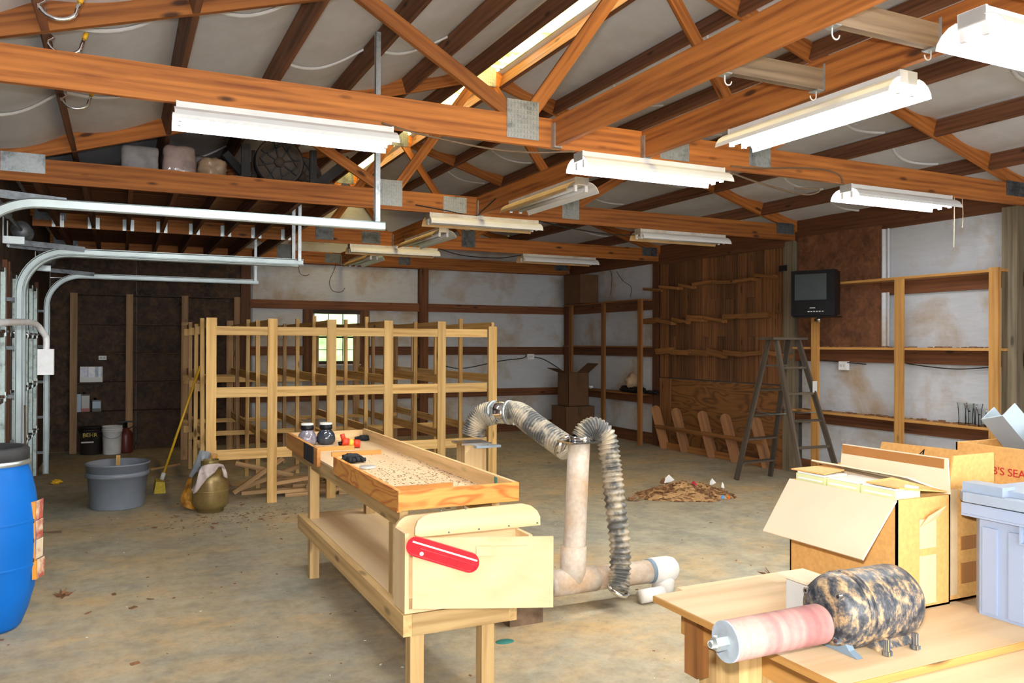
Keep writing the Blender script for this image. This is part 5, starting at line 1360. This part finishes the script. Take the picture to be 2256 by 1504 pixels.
# first carton with hanging flap and three wrapped glass packs
c1=carton('carton','open cardboard carton with big flap hanging off its left side',(1.985,1.62,ZB),(2.210,2.03,1.072),'cardboard',(('-x',.200,-52),('+x',.105,88)),group='cartons on the work table',mats={'-x':'cardboard_pale','+x':'cardboard_pale'})
MB().box((2.209,1.64,1.145),(2.2135,2.02,1.174)).build('tape_strip','brown_tape',c1)
MB().sheet([(2.205,1.63,1.078),(2.205,2.02,1.090),(2.11,2.06,1.122),(2.15,1.72,1.112)],.005).build('flap','cardboard_pale',c1)
MB().box((2.075,1.6165,.765),(2.145,1.6195,1.01)).build('tape_strip','paper_tape',c1)
MB().box((2.075,1.6155,.905),(2.145,1.6165,.925)).build('tape_strip','cardboard',c1)
MB().sheet([(2.075,1.613,.99),(2.145,1.614,1.01),(2.165,1.600,1.045),(2.10,1.606,1.02)],.002).build('peeled_tape','paper_tape',c1)
MB().sheet([(2.0,1.625,1.104),(2.0,1.74,1.105),(2.11,1.74,1.110),(2.20,1.622,1.080)],.004).build('inner_flap','cardboard',c1)
MB().sheet([(2.0,1.90,1.104),(1.99,2.03,1.104),(2.15,2.03,1.106),(2.12,1.93,1.106)],.004).build('inner_flap','cardboard',c1)
for k,(y0,y1,lab) in enumerate(((1.635,1.755,'clear wrapped glass pack with yellow-green edge, nearest in the open carton'),(1.765,1.885,'clear wrapped glass pack with yellow-green edge, middle in the open carton'),(1.895,2.015,'clear wrapped glass pack with dark label, farthest in the open carton'))):
    t=thing('glass_pack',lab,'pack',(2.04,(y0+y1)/2,ZB+.007),group='glass packs in the carton')
    bx('pack',(1.997,y0,ZB+.007),(2.10,y1,1.094),'pane_green',t); bx('pack_top',(1.999,y0+.004,1.0945),(2.098,y1-.004,1.100),'pane_pale',t)
    bx('pack_edge',(1.9955,y0+.01,1.078),(1.9967,y1-.01,1.083),'pane_pale',t)
# second carton
c2=carton('carton','taped cardboard carton with raised flaps behind the open one',(2.216,1.63,ZB),(2.42,2.05,1.09),'cardboard',(('-y',.095,86),('-x',.02,85)),group='cartons on the work table',mats={})
MB().sheet([(2.418,1.64,1.09),(2.418,2.06,1.09),(2.438,2.05,1.170),(2.438,1.66,1.176)],.005).build('flap','cardboard',c2)
for z0,z1 in ((.80,.86),(.90,.94)): MB().box((2.27,1.6265,z0),(2.40,1.6295,z1)).build('tape_strip','brown_tape',c2)
MB().box((2.30,1.6260,1.00),(2.36,1.6295,1.055)).build('tape_strip','brown_tape',c2)
MB().box((2.222,1.6255,ZB+.02),(2.25,1.6295,1.085)).build('tape_strip','packing_tape',c2)
text_mesh('pen_mark','4',.05,'ink',frame_mat((2.4275,1.90,1.130),(0,-1,0),(0,0,1)),c2,shear=.2)
# third carton with red lettering
tq=atX(2190,1044,2.598)
c3=carton('carton','tan seafood carton with red lettering holding grey plastic parts',(2.60,1.25,ZB),(3.05,1.885,1.180),'cardboard',group='cartons on the work table')
text_mesh('red_lettering',"B'S SEAFOOD",.036,'red_print',frame_mat((2.598,tq.y+.008,tq.z),(0,-1,0),(0,0,1)),c3)
def gutter(name,label,c,rx,ry,rz,s,mat):
    M=Matrix.Translation(c)@Matrix.Rotation(rz,4,'Z')@Matrix.Rotation(ry,4,'Y')@Matrix.Rotation(rx,4,'X')
    t=thing(name,label,'plastic part',c,group='grey plastic parts')
    g=MB().box((-s,-.05,0),(s,.05,.006),M).box((-s,-.05,.006),(s,-.044,.07),M).box((-s,.044,.006),(s,.05,.07),M); g.build('channel',mat,t)
    MB().box((-s-.004,-.05,0),(-s,.05,.07),M).build('end_wall',mat,t)
    MB().cyl(.006,.0,.073,8,M@Matrix.Translation((-s*.6,-.047,0))).build('post_pin','pale_plastic',t)
gutter('plastic_bracket','pale blue-grey plastic channel standing upright in the seafood carton',(2.72,1.78,1.20),.35,-.9,2.6,.085,'pale_plastic')
gutter('plastic_bracket','slate plastic channel lying across the seafood carton rim',(2.80,1.66,1.165),.3,-.12,.5,.13,'slate_plastic')
gutter('plastic_bracket','dark slate plastic channel tilted at the picture right edge',(2.88,1.60,1.185),.9,-.6,.3,.10,'slate_plastic')
# tote
X0,Y1,Z1=2.262,1.60,ZB
tt=thing('storage_tote','light blue-grey lidded plastic storage tote cut by the right edge','tote',(2.5,1.3,ZB))
Y0=.98; X1=2.80
X0=2.205; Y1=1.555; X1=2.57
MB().prism([(X0+.03,Y0),(X1-.03,Y0),(X1,Y0+.03),(X1,Y1-.03),(X1-.03,Y1),(X0+.03,Y1),(X0,Y1-.03),(X0,Y0+.03)],ZB,1.06).build('body','tote_blue',tt); tb_=bpy.data.objects[list(WM)[-1]]
for k in range(7):
    y=Y1-.035-k*.075; MB().box((X0-.006,y-.05,ZB+.01),(X0-.0005,y-.008,1.00)).build('rib','tote_blue',tb_)
MB().box((X0-.022,Y0,1.025),(X0-.0005,Y1+.01,1.031)).build('rim_shelf','tote_blue',tt)
MB().box((X0-.022,Y0,1.0315),(X0-.018,Y1+.01,1.062)).build('rim_skirt','tote_blue',tt)
for k in range(8): y=Y1-k*.06; MB().box((X0-.0178,y-.002,1.0315),(X0-.0005,y+.002,1.06)).build('rim_web','tote_blue',tb_)
y=Y1-.19; MB().box((X0-.018,y-.035,.98),(X0-.0065,y-.030,1.0245)).box((X0-.018,y+.030,.98),(X0-.0065,y+.035,1.0245)).box((X0-.018,y-.035,.975),(X0-.0065,y+.035,.98)).build('latch_loop','tote_blue',tt)
MB().prism([(X0-.02,Y0),(X1+.02,Y0),(X1+.02,Y1+.0),(X1,Y1+.03),(X0+.0,Y1+.03),(X0-.03,Y1+.0)],1.066,1.092).build('lid','tote_lid',tt)
MB().prism([(X0+.02,Y0),(X1-.02,Y0),(X1-.02,Y1-.02),(X0+.02,Y1-.02)],1.092,1.108).build('lid_panel','tote_lid',tt)
MB().box((X0-.005,Y1-.10,1.092),(X0+.05,Y1+.02,1.118)).build('lid_corner','tote_lid',tt)
MB().cyl(.008,0,.004,14,frame_mat((X0-.0065,Y1-.30,.93),(0,-1,0),(0,0,1))).build('rivet','red_bit',tb_)
